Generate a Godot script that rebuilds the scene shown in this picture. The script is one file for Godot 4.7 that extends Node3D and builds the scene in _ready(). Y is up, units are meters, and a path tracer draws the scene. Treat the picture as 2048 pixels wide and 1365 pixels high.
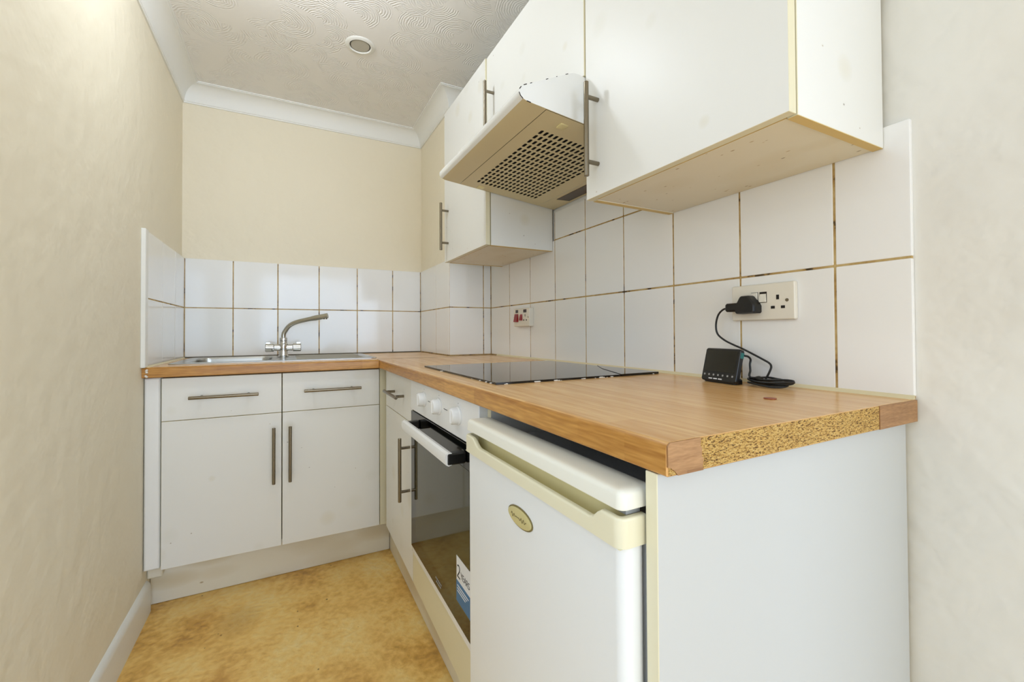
extends Node3D
# A small L-shaped kitchenette. Floor is y = 0; the worktop's top is y = H; the tiled long wall is x = 0; the end wall is z = 0.
const H := 0.909
const PITCH := 0.2025   # tile width and joint
const ROW := 0.2471     # tile height and joint
const CEIL := 2.269
const FILL_LAMP := Vector3(-0.98, 2.179, 1.22)  # centre of the added fill lamp, out of view
var rng := RandomNumberGenerator.new()
var names := {}
var M := {}

# ------------------------------------------------------------------ mesh builder
class MB:
	var p := PackedVector3Array()
	var n := PackedVector3Array()
	var uv := PackedVector2Array()
	var grain := 2
	func tri(a: Vector3, b: Vector3, c: Vector3, out: Vector3) -> void:
		var nn := (b - a).cross(c - a)
		if nn.length() < 1e-12:
			return
		nn = nn.normalized()
		if nn.dot(out) > 0.0:      # front faces run clockwise
			var t := b; b = c; c = t
		else:
			nn = -nn
		var ax := nn.abs().max_axis_index()
		for v in [a, b, c]:
			p.append(v); n.append(nn)
			var q: Vector3 = v
			var k := 3 - ax - grain if ax != grain else (grain + 1) % 3
			if ax == grain:
				uv.append(Vector2(q[k], q[3 - ax - k]))
			else:
				uv.append(Vector2(q[grain], q[k] + q[ax] * 0.37))
	func quad(a: Vector3, b: Vector3, c: Vector3, d: Vector3, out: Vector3) -> void:
		tri(a, b, c, out); tri(a, c, d, out)
	func box(lo: Vector3, hi: Vector3, ch := 0.001) -> void:
		var c := (lo + hi) * 0.5
		var h := (hi - lo).abs() * 0.5
		var r: float = min(ch, min(h.x, min(h.y, h.z)) * 0.9)
		var P := func(sx: int, sy: int, sz: int, ax: int) -> Vector3:
			var s := Vector3(sx, sy, sz)
			var v := Vector3(h.x - r, h.y - r, h.z - r)
			v[ax] += r
			return c + s * v
		for ax in 3:
			for s in [-1, 1]:
				var o := Vector3.ZERO; o[ax] = s
				var q := []
				for t in [[-1, -1], [1, -1], [1, 1], [-1, 1]]:
					var w := [0, 0, 0]
					w[ax] = s; w[(ax + 1) % 3] = t[0]; w[(ax + 2) % 3] = t[1]
					q.append(P.call(w[0], w[1], w[2], ax))
				quad(q[0], q[1], q[2], q[3], o)
		if r <= 0.0:
			return
		for ax in 3:               # the twelve edges
			for s in [-1, 1]:
				for t in [-1, 1]:
					var b := (ax + 1) % 3
					var d := (ax + 2) % 3
					var w0 := [0, 0, 0]; var w1 := [0, 0, 0]
					w0[ax] = -1; w1[ax] = 1
					w0[b] = s; w1[b] = s; w0[d] = t; w1[d] = t
					var o := Vector3.ZERO; o[b] = s; o[d] = t
					quad(P.call(w0[0], w0[1], w0[2], b), P.call(w1[0], w1[1], w1[2], b), P.call(w1[0], w1[1], w1[2], d), P.call(w0[0], w0[1], w0[2], d), o)
		for sx in [-1, 1]:
			for sy in [-1, 1]:
				for sz in [-1, 1]:
					tri(P.call(sx, sy, sz, 0), P.call(sx, sy, sz, 1), P.call(sx, sy, sz, 2), Vector3(sx, sy, sz))
	# rings of equal length joined in order; caps are flat polygons
	func loft(rings: Array, light_shield0 := true, light_shield1 := true, closed := true) -> void:
		var cnt: int = rings[0].size()
		for k in rings.size() - 1:
			var A: PackedVector3Array = rings[k]
			var B: PackedVector3Array = rings[k + 1]
			var ca := Vector3.ZERO
			for i in cnt:
				ca += (A[i] + B[i]) * 0.5
			ca /= cnt
			for i in (cnt if closed else cnt - 1):
				var j := (i + 1) % cnt
				var m := (A[i] + A[j] + B[i] + B[j]) * 0.25
				quad(A[i], A[j], B[j], B[i], m - ca)
		if light_shield0: fan(rings[0], rings[0][0] - rings[1][0], rings[1])
		if light_shield1: fan(rings[-1], rings[-1][0] - rings[-2][0], rings[-2])
	func fan(r: PackedVector3Array, _o: Vector3, other: PackedVector3Array) -> void:
		var c := Vector3.ZERO
		var c2 := Vector3.ZERO
		for i in r.size():
			c += r[i]; c2 += other[i]
		c /= r.size(); c2 /= r.size()
		var nn := Vector3.ZERO
		for i in r.size():
			nn += (r[i] - c).cross(r[(i + 1) % r.size()] - c)
		if nn.dot(c - c2) < 0.0: nn = -nn
		for i in r.size():
			tri(c, r[i], r[(i + 1) % r.size()], nn)
	# a 2D outline pushed along an axis: point (a, b) sits at o + U a + V b + W t
	func extrude(poly: PackedVector2Array, U: Vector3, V: Vector3, W: Vector3, t0: float, t1: float, o := Vector3.ZERO, light_shield0 := true, light_shield1 := true) -> void:
		var cw := Geometry2D.is_polygon_clockwise(poly)
		for i in poly.size():
			var a := poly[i]
			var b := poly[(i + 1) % poly.size()]
			var e := b - a
			var nn := Vector2(e.y, -e.x)
			if cw != (true): nn = nn
			# Godot's 2D is y down: test which side is outside
			var m := (a + b) * 0.5 + nn.normalized() * 1e-5
			if Geometry2D.is_point_in_polygon(m, poly): nn = -nn
			var A := o + U * a.x + V * a.y
			var B := o + U * b.x + V * b.y
			quad(A + W * t0, B + W * t0, B + W * t1, A + W * t1, U * nn.x + V * nn.y)
		var ids := Geometry2D.triangulate_polygon(poly)
		for k in range(0, ids.size(), 3):
			var q := []
			for s in 3:
				var a := poly[ids[k + s]]
				q.append(o + U * a.x + V * a.y)
			if light_shield0: tri(q[0] + W * t0, q[1] + W * t0, q[2] + W * t0, W * (t0 - t1))
			if light_shield1: tri(q[0] + W * t1, q[1] + W * t1, q[2] + W * t1, W * (t1 - t0))
	# turned round an axis: prof holds (radius, height)
	func lathe(prof: Array, o: Vector3, axis: Vector3, seg := 24) -> void:
		var u := axis.cross(Vector3(0.3, 0.9, 0.2)).normalized()
		if absf(axis.y) < 0.9: u = axis.cross(Vector3.UP).normalized()
		var w := axis.cross(u).normalized()
		for k in prof.size() - 1:
			var a: Vector2 = prof[k]
			var b: Vector2 = prof[k + 1]
			var d := b - a
			for i in seg:
				var f0 := TAU * i / seg
				var f1 := TAU * (i + 1) / seg
				var e0 := u * cos(f0) + w * sin(f0)
				var e1 := u * cos(f1) + w * sin(f1)
				var out := (e0 + e1) * d.y - axis * d.x * 2.0
				quad(o + e0 * a.x + axis * a.y, o + e1 * a.x + axis * a.y, o + e1 * b.x + axis * b.y, o + e0 * b.x + axis * b.y, out)
	func tube(path: Array, r, sides := 10, caps := true) -> void:
		var rings := []
		var up := Vector3.UP
		for i in path.size():
			var t: Vector3 = (path[min(i + 1, path.size() - 1)] - path[max(i - 1, 0)]).normalized()
			if i == 0:
				up = t.cross(Vector3(0.31, 0.2, 0.93)).normalized()
			var s := t.cross(up)
			if s.length() < 1e-4: s = t.cross(Vector3.RIGHT)
			s = s.normalized()
			up = s.cross(t).normalized()
			var rr: float = r[i] if r is Array else r
			var ring := PackedVector3Array()
			for k in sides:
				var f := TAU * k / sides
				ring.append(path[i] + (s * cos(f) + up * sin(f)) * rr)
			rings.append(ring)
		loft(rings, caps, caps)
	func commit(origin: Vector3, smooth := 38.0) -> Array:
		var lim := cos(deg_to_rad(smooth))
		var at := {}
		for i in p.size():
			var k := Vector3i((p[i] * 20000.0).round())
			if at.has(k): at[k].append(i)
			else: at[k] = [i]
		var wt := PackedFloat32Array(); wt.resize(p.size())
		for i in range(0, p.size(), 3):
			var ar := (p[i + 1] - p[i]).cross(p[i + 2] - p[i]).length()
			for k in 3: wt[i + k] = ar
		var nn := PackedVector3Array(); nn.resize(p.size())
		for k in at:
			var ids: Array = at[k]
			for i in ids:
				var s := Vector3.ZERO
				for j in ids:
					if n[i].dot(n[j]) > lim: s += n[j] * wt[j]
				nn[i] = s.normalized()
		var pp := PackedVector3Array(); pp.resize(p.size())
		for i in p.size(): pp[i] = p[i] - origin
		var arr := []; arr.resize(Mesh.ARRAY_MAX)
		arr[Mesh.ARRAY_VERTEX] = pp; arr[Mesh.ARRAY_NORMAL] = nn; arr[Mesh.ARRAY_TEX_UV] = uv
		return arr

# ------------------------------------------------------------------ objects
func V(x: float, y: float, z: float) -> Vector3:
	return Vector3(x, y + H, z)

func numbered(called: String) -> String:
	names[called] = names.get(called, 0) + 1
	return called if names[called] == 1 else "%s_%03d" % [called, names[called] - 1]

func tag(o: Node, label := "", category := "", group := "", kind := "") -> Node:
	if label: o.set_meta("label", label)
	if category: o.set_meta("category", category)
	if group: o.set_meta("group", group)
	if kind: o.set_meta("kind", kind)
	return o

func thing(called: String, label: String, category: String, at: Vector3, group := "", kind := "") -> Node3D:
	var o := Node3D.new()
	o.name = numbered(called); add_child(o); o.position = at
	tag(o, label, category, group, kind)
	return o

func origin_of(node: Node) -> Vector3:
	var s := Vector3.ZERO
	while node is Node3D and node != self:
		s += node.position
		node = node.get_parent()
	return s

# one named mesh; surfaces is an MB or [[MB, material], ...]
func obj(called: String, surf, mat, parent: Node = null, smooth := 38.0) -> MeshInstance3D:
	var mi := MeshInstance3D.new()
	var me := ArrayMesh.new()
	var base := origin_of(parent) if parent else Vector3.ZERO
	var list: Array = surf if surf is Array else [[surf, mat]]
	for s in list:
		if s[0].p.size() == 0: continue
		me.add_surface_from_arrays(Mesh.PRIMITIVE_TRIANGLES, s[0].commit(base, smooth))
		me.surface_set_material(me.get_surface_count() - 1, s[1])
	mi.mesh = me
	if parent:
		mi.name = called
		parent.add_child(mi, true)
	else:
		mi.name = numbered(called)
		add_child(mi)
	return mi

func sbox(called: String, lo: Vector3, hi: Vector3, mat, parent: Node = null, ch := 0.001, grain := 2) -> MeshInstance3D:
	var b := MB.new(); b.grain = grain
	b.box(lo, hi, ch)
	return obj(called, b, mat, parent)

# a faced board: the two broad faces in one material, the four edges in another
func board(called: String, lo: Vector3, hi: Vector3, ax: int, face, edge, parent: Node) -> MeshInstance3D:
	var a := MB.new(); var e := MB.new(); var b := MB.new()
	b.box(lo, hi, 0.0008)
	for i in range(0, b.p.size(), 3):
		var t: MB = a if absf(b.n[i][ax]) > 0.9 else e
		for k in 3:
			t.p.append(b.p[i + k]); t.n.append(b.n[i + k]); t.uv.append(b.uv[i + k])
	return obj(called, [[a, face], [e, edge]], null, parent)

func bar_handle(c: Vector3, along: Vector3, out: Vector3, parent: Node, length := 0.224, post := 0.152) -> MeshInstance3D:
	var b := MB.new()
	var r := 0.0062
	var l := length * 0.5
	var bar := c + out * 0.036
	b.lathe([Vector2(0, -l), Vector2(r * 0.85, -l), Vector2(r, -l + 0.001), Vector2(r, l - 0.001), Vector2(r * 0.85, l), Vector2(0, l)], bar, along, 14)
	for s in [-1, 1]:
		b.lathe([Vector2(0.0052, 0.0), Vector2(0.0052, 0.034)], c + along * (post * 0.5 * s), out, 12)
	return obj("handle", b, M.nickel, parent)

func rrect(x0: float, x1: float, y0: float, y1: float, r: float, seg := 5) -> PackedVector2Array:
	var q := PackedVector2Array()
	for k in [[x1 - r, y1 - r, 0.0], [x0 + r, y1 - r, 0.25], [x0 + r, y0 + r, 0.5], [x1 - r, y0 + r, 0.75]]:
		for i in seg + 1:
			var f: float = TAU * (k[2] + 0.25 * i / seg)
			q.append(Vector2(k[0] + r * cos(f), k[1] + r * sin(f)))
	return q

# a rounded plate: stacked rounded rectangles, rows of [inset, t]
func plate(b: MB, x0: float, x1: float, y0: float, y1: float, r: float, rows: Array, U: Vector3, Vv: Vector3, W: Vector3, o := Vector3.ZERO, seg := 5) -> void:
	var rings := []
	for k in rows:
		var i: float = k[0]
		var ring := PackedVector3Array()
		for q in rrect(x0 + i, x1 - i, y0 + i, y1 - i, max(r - i, 0.0004), seg):
			ring.append(o + U * q.x + Vv * q.y + W * k[1])
		rings.append(ring)
	b.loft(rings)

# ------------------------------------------------------------------ materials
func noise_img(w: int, h: int, freq: float, seed_: int, oct := 3, type := FastNoiseLite.TYPE_SIMPLEX_SMOOTH) -> Image:
	var f := FastNoiseLite.new()
	f.noise_type = type; f.seed = seed_; f.frequency = freq; f.fractal_octaves = oct
	return f.get_seamless_image(w, h)

func tex(img: Image) -> ImageTexture:
	img.generate_mipmaps()
	return ImageTexture.create_from_image(img)

func mat(r: int, g: int, b: int, rough := 0.5, metal := 0.0) -> StandardMaterial3D:
	var m := StandardMaterial3D.new()
	m.albedo_color = Color8(r, g, b); m.roughness = rough; m.metallic = metal
	return m

func tri_tex(m: StandardMaterial3D, size: float) -> void:
	m.uv1_scale = Vector3.ONE / size    # every mesh carries UVs in metres

func bump(m: StandardMaterial3D, img: Image, depth: float, scale: float) -> void:
	var i: Image = img.duplicate()
	i.convert(Image.FORMAT_RGBA8)
	i.bump_map_to_normal_map(depth)
	m.normal_enabled = true; m.normal_texture = tex(i); m.normal_scale = scale

# noise through a ramp of [value, r, g, b] stops; n2 shifts the value
func ramp_img(a: Image, c: Image, wa: float, wc: float, stops: Array) -> Image:
	var w := a.get_width(); var h := a.get_height()
	var da := a.get_data(); var dc := c.get_data()
	var lut := PackedByteArray(); lut.resize(768)
	for i in 256:
		var x := i / 255.0
		var k := 0
		while k < stops.size() - 2 and x > stops[k + 1][0]: k += 1
		var s: Array = stops[k]; var t: Array = stops[k + 1]
		var f: float = clampf((x - s[0]) / (t[0] - s[0]), 0, 1)
		for j in 3: lut[i * 3 + j] = int(lerpf(s[j + 1], t[j + 1], f))
	var out := PackedByteArray(); out.resize(w * h * 3)
	for i in w * h:
		var v := clampi(int(da[i] * wa + dc[i] * wc), 0, 255) * 3
		out[i * 3] = lut[v]; out[i * 3 + 1] = lut[v + 1]; out[i * 3 + 2] = lut[v + 2]
	return Image.create_from_data(w, h, false, Image.FORMAT_RGB8, out)

func specks(img: Image, count: int, cols: Array, rmin: float, rmax: float, sx := 1.0, alpha := 0.85) -> void:
	var w := img.get_width(); var h := img.get_height()
	for k in count:
		var cx := rng.randf() * w; var cy := rng.randf() * h
		var r := rng.randf_range(rmin, rmax)
		var col: Color = cols[rng.randi() % cols.size()]
		var R := int(ceil(r * max(sx, 1.0))) + 1
		for y in range(-R, R + 1):
			for x in range(-R, R + 1):
				var d := Vector2(x / sx, y).length() / r
				if d < 1.0:
					var px := posmod(int(cx) + x, w); var py := posmod(int(cy) + y, h)
					img.set_pixel(px, py, img.get_pixel(px, py).lerp(col, alpha * (1.0 - d * d)))

func wood_img(w: int, h: int, staves: int, light: Color, dark: Color, seed_: int) -> Image:
	# grain runs along x; streaks are noise stretched along the grain
	var a := noise_img(32, h, 0.05, seed_, 3); a.resize(w, h, Image.INTERPOLATE_CUBIC)
	var c := noise_img(96, h, 0.19, seed_ + 5, 2); c.resize(w, h, Image.INTERPOLATE_CUBIC)
	var da := a.get_data(); var dc := c.get_data()
	var out := PackedByteArray(); out.resize(w * h * 3)
	var tone := {}
	var r2 := RandomNumberGenerator.new(); r2.seed = seed_
	var cuts := []
	for s in staves:
		var row := []
		var x := r2.randf() * 0.2
		while x < 1.0:
			row.append([x, r2.randf_range(-0.22, 0.22)]); x += r2.randf_range(0.16, 0.38)
		cuts.append(row)
	for y in h:
		var s := mini(y * staves / h, staves - 1)
		var row: Array = cuts[s]
		var k := -1
		for x in w:
			while k + 1 < row.size() and x >= row[k + 1][0] * w: k += 1
			var t: float = row[k][1] if k >= 0 else row[-1][1]
			var i := y * w + x
			var f: float = clampf(0.5 + t + (da[i] - 128) / 255.0 * 0.7 + (dc[i] - 128) / 255.0 * 0.6, 0.0, 1.0)
			var col := light.lerp(dark, f)
			out[i * 3] = int(col.r * 255); out[i * 3 + 1] = int(col.g * 255); out[i * 3 + 2] = int(col.b * 255)
	return Image.create_from_data(w, h, false, Image.FORMAT_RGB8, out)

func artex_img(n: int) -> Image:
	# overlapping combed fans of a stippled, swirled plaster ceiling
	var out := PackedByteArray(); out.resize(n * n); out.fill(128)
	var fine := noise_img(n, n, 0.03, 91, 3).get_data()
	for k in 150:
		var cx := rng.randi() % n; var cy := rng.randi() % n
		var R := rng.randi_range(50, 95)
		var a0 := rng.randf() * TAU; var wob := rng.randf() * 6.0
		for y in range(-R, R):
			for x in range(-R, R):
				var d := sqrt(float(x * x + y * y))
				if d > R or d < 6.0: continue
				var da := absf(wrapf(atan2(y, x) - a0, -PI, PI))
				if da > 1.7: continue
				var i := posmod(cy + y, n) * n + posmod(cx + x, n)
				var ridge := sin(d * 0.85 + wob + (fine[i] - 128) * 0.02)
				out[i] = clampi(int(128 + 62.0 * ridge * (0.35 + fine[i] / 255.0)), 0, 255)
	return Image.create_from_data(n, n, false, Image.FORMAT_L8, out)

func make_materials() -> void:
	var lump := noise_img(512, 512, 0.012, 7, 4)
	M.cream = mat(242, 231, 206, 0.62)
	tri_tex(M.cream, 0.8); bump(M.cream, lump, 6.0, 0.35)
	M.pale = mat(236, 232, 222, 0.6)  # same paint as the cream walls; cool daylight put into the colour
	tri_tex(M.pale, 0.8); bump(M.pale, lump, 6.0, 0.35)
	M.ceiling = mat(246, 242, 236, 0.55)
	tri_tex(M.ceiling, 1.3); bump(M.ceiling, artex_img(1024), 5.0, 0.5)
	M.coving = mat(243, 241, 234, 0.55)
	M.gloss_white = mat(240, 238, 230, 0.35)
	M.tile = mat(246, 244, 239, 0.1)
	M.tile_b = mat(243, 241, 235, 0.13)
	M.tile_c = mat(248, 246, 242, 0.09)
	var n1 := noise_img(512, 512, 0.011, 21, 4); var n2 := noise_img(512, 512, 0.06, 22, 3)
	M.grout = mat(255, 255, 255, 0.9)
	M.grout.albedo_texture = tex(ramp_img(n1, n2, 0.7, 0.3, [[0.0, 44, 34, 20], [0.26, 88, 68, 36], [0.36, 172, 138, 82], [0.6, 194, 164, 106], [1.0, 214, 190, 140]]))
	tri_tex(M.grout, 0.45)
	M.sealant = mat(226, 212, 172, 0.5)
	# faced chipboard: off-white, a little marked
	var fi := Image.create(512, 512, false, Image.FORMAT_RGB8); fi.fill(Color8(238, 236, 229))
	specks(fi, 14, [Color8(230, 224, 206), Color8(233, 230, 219)], 8, 22, 1.0, 0.5)
	specks(fi, 12, [Color8(120, 100, 70), Color8(90, 76, 58), Color8(170, 152, 124)], 0.7, 1.2, 1.2, 0.85)
	M.door = mat(255, 255, 255, 0.4)
	M.door.albedo_texture = tex(fi); tri_tex(M.door, 0.83)
	M.edge = mat(232, 223, 190, 0.4)
	M.raw = mat(222, 192, 124, 0.6)
	var ui := Image.create(512, 512, false, Image.FORMAT_RGB8); ui.fill(Color8(234, 224, 200))
	specks(ui, 16, [Color8(226, 212, 180)], 20, 50, 1.6, 0.4)
	specks(ui, 60, [Color8(150, 110, 50), Color8(110, 78, 36), Color8(182, 150, 96)], 0.8, 1.9, 2.4, 0.85)
	M.under = mat(255, 255, 255, 0.45)
	M.under.albedo_texture = tex(ui); tri_tex(M.under, 0.6)
	var pi_ := Image.create(512, 512, false, Image.FORMAT_RGB8); pi_.fill(Color8(236, 228, 208))
	specks(pi_, 40, [Color8(214, 196, 158), Color8(226, 214, 186)], 8, 34, 3.0, 0.55)
	specks(pi_, 30, [Color8(150, 122, 76)], 1.0, 2.6, 2.0, 0.7)
	M.plinth = mat(255, 255, 255, 0.5)
	M.plinth.albedo_texture = tex(pi_); tri_tex(M.plinth, 0.9)
	M.filler = mat(243, 242, 238, 0.4)
	# timber-look laminate
	M.wood = mat(255, 255, 255, 0.26)
	M.wood.albedo_texture = tex(wood_img(1024, 512, 12, Color8(238, 196, 136), Color8(206, 152, 88), 3))
	M.wood.uv1_scale = Vector3(0.58, 1.62, 1)
	M.wood_edge = mat(255, 255, 255, 0.33)
	M.wood_edge.albedo_texture = tex(wood_img(1024, 256, 1, Color8(216, 162, 84), Color8(158, 102, 38), 11))
	M.wood_edge.uv1_scale = Vector3(0.9, 4.0, 1)
	M.edging = mat(255, 255, 255, 0.5)
	M.edging.albedo_texture = tex(wood_img(512, 256, 2, Color8(182, 138, 92), Color8(140, 98, 58), 17))
	M.edging.uv1_scale = Vector3(3.0, 9.0, 1)
	var cell := FastNoiseLite.new()
	cell.noise_type = FastNoiseLite.TYPE_CELLULAR; cell.cellular_return_type = FastNoiseLite.RETURN_CELL_VALUE
	cell.frequency = 0.2; cell.seed = 5; cell.fractal_type = FastNoiseLite.FRACTAL_NONE
	var ci := cell.get_image(256, 512); ci.resize(512, 512, Image.INTERPOLATE_BILINEAR)
	var c2 := noise_img(512, 512, 0.16, 31, 3)
	M.chip = mat(255, 255, 255, 0.85)
	M.chip.albedo_texture = tex(ramp_img(ci, c2, 0.5, 0.5, [[0.0, 40, 24, 8], [0.26, 92, 60, 22], [0.35, 192, 144, 70], [0.55, 222, 180, 100], [1.0, 240, 210, 146]]))
	M.chip.uv1_scale = Vector3(5.5, 10, 1)
	bump(M.chip, c2, 8.0, 1.2)
	# sheet floor
	var f1 := noise_img(1024, 1024, 0.0045, 41, 4); var f2 := noise_img(1024, 1024, 0.05, 42, 4)
	var fl := ramp_img(f1, f2, 0.6, 0.4, [[0.0, 176, 126, 58], [0.3, 226, 176, 90], [0.5, 246, 202, 116], [0.7, 250, 214, 134], [1.0, 252, 226, 164]])
	specks(fl, 60, [Color8(80, 54, 22), Color8(120, 84, 38)], 1.0, 2.6, 1.3, 0.8)
	specks(fl, 22, [Color8(150, 106, 44), Color8(196, 138, 60), Color8(140, 100, 50)], 24, 60, 1.2, 0.2)
	M.floor = mat(255, 255, 255, 0.42)
	M.floor.albedo_texture = tex(fl); tri_tex(M.floor, 1.6); bump(M.floor, f2, 3.0, 0.5)
	# metals, glass, plastics
	M.nickel = mat(134, 125, 108, 0.27, 1.0)
	M.chrome = mat(205, 205, 202, 0.1, 1.0)
	M.chrome_dull = mat(176, 174, 162, 0.24, 1.0)
	M.steel = mat(186, 186, 182, 0.28, 1.0)
	M.black_glass = mat(9, 9, 8, 0.04)
	M.oven_glass = mat(58, 58, 38, 0.05)
	M.black = mat(12, 12, 12, 0.35)
	M.black_soft = mat(11, 12, 12, 0.45)
	M.screen = mat(20, 20, 16, 0.12)
	M.dark = mat(30, 24, 18, 0.8)
	M.lamp_cover = mat(72, 52, 34, 0.25)
	M.appliance = mat(236, 236, 232, 0.28)
	M.enamel = mat(242, 241, 238, 0.22)
	M.hood = mat(240, 239, 234, 0.25)
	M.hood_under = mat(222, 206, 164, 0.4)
	M.aged = mat(232, 224, 192, 0.32)
	M.lid = mat(240, 236, 220, 0.3)
	M.backing_and_gap = mat(92, 66, 42, 0.6)  # brown worktop backing; also painted shade in the sink cabinet's top gap
	M.grime = mat(92, 82, 62, 0.7)
	M.aged_deep = mat(234, 220, 164, 0.4)
	M.badge = mat(204, 190, 132, 0.35)
	M.badge_rim = mat(120, 106, 60, 0.4)
	M.socket = mat(236, 229, 212, 0.3)
	M.red = mat(150, 26, 24, 0.3)
	M.neon = mat(44, 18, 10, 0.2)
	M.white_mark = mat(232, 232, 232, 0.5)
	M.blue = mat(44, 112, 160, 0.4)
	M.ink = mat(28, 30, 36, 0.6)
	M.grey_mark = mat(158, 158, 156, 0.5)
	M.teal = mat(36, 110, 104, 0.4)
	M.copper = mat(168, 92, 58, 0.35, 0.7)
	M.lens = mat(190, 184, 170, 0.35)
	M.gable = mat(200, 201, 198, 0.36)
	M.crumb = mat(240, 234, 222, 0.7)

# ------------------------------------------------------------------ scene
func _ready() -> void:
	rng.seed = 20240
	# camera
	var cam := Camera3D.new(); cam.name = "camera"; add_child(cam)
	cam.position = V(-0.9716, 0.1219, 2.6264)
	var f := 860.2
	cam.basis = Basis(Vector3.UP, deg_to_rad(-27.67)) * Basis(Vector3.RIGHT, deg_to_rad(0.7619)) * Basis(Vector3.BACK, deg_to_rad(-0.3036))
	cam.near = 0.02; cam.far = 50.0
	cam.set_frustum(1365.0 / f * cam.near, Vector2(0.0, -(682.5 - 652.55) / f * cam.near), cam.near, cam.far)
	cam.current = true
	# sky
	var we := WorldEnvironment.new(); we.name = "environment"; add_child(we)
	var env := Environment.new(); we.environment = env
	env.background_mode = Environment.BG_SKY
	var sky := Sky.new(); var sm := ProceduralSkyMaterial.new()
	sm.sky_top_color = Color(0.55, 0.68, 0.85); sm.sky_horizon_color = Color(0.86, 0.9, 0.94)
	sm.ground_horizon_color = Color(0.8, 0.82, 0.82); sm.ground_bottom_color = Color(0.5, 0.5, 0.48)
	sky.sky_material = sm; env.sky = sky
	env.background_energy_multiplier = 1.2
	env.tonemap_mode = Environment.TONE_MAPPER_LINEAR
	env.tonemap_exposure = 1.05
	env.sdfgi_enabled = true; env.ssao_enabled = true; env.ssil_enabled = true
	# [name, centre, turn in degrees, size, colour, energy]
	var lamps := [
		["rear_fill_daylight", Vector3(0.6, 1.1, 6.12), Vector3(0, 0, 0), Vector2(3.9, 1.95), Color(0.80, 0.885, 1.0), 11.4],  # soft fill for the unseen rear window, sized to spread evenly
		["side_fill_light", Vector3(-1.415, 1.2, 2.6), Vector3(0, -90, 0), Vector2(1.3, 1.7), Color(0.905, 0.95, 1.0), 0.62],  # extra fill from an added side window, out of view
	]
	for q in lamps:
		var al := AreaLight3D.new(); al.name = q[0]; add_child(al)
		al.position = q[1]; al.rotation_degrees = q[2]; al.area_size = q[3]
		al.light_color = q[4]; al.light_energy = q[5]; al.area_range = 20.0; al.shadow_enabled = true
	# fill light inside the added globe lamp, unseen above the frame
	var om := OmniLight3D.new(); om.name = "globe_fill_light"; add_child(om)
	om.position = FILL_LAMP; om.light_color = Color(0.91, 0.95, 1.0); om.light_energy = 0.225
	om.light_size = 0.045; om.omni_range = 20.0; om.omni_attenuation = 2.0; om.shadow_enabled = true
	make_materials()
	build_room()
	build_tiles()
	build_worktops()
	build_sink()
	build_base_units()
	build_oven()
	build_fridge()
	build_wall_units()
	build_hood()
	build_hob()
	build_sockets()
	build_small()

func structure(called: String, b: MB, m, label: String, category: String) -> MeshInstance3D:
	var o := obj(called, b, m)
	tag(o, label, category, "", "structure")
	return o

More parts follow.
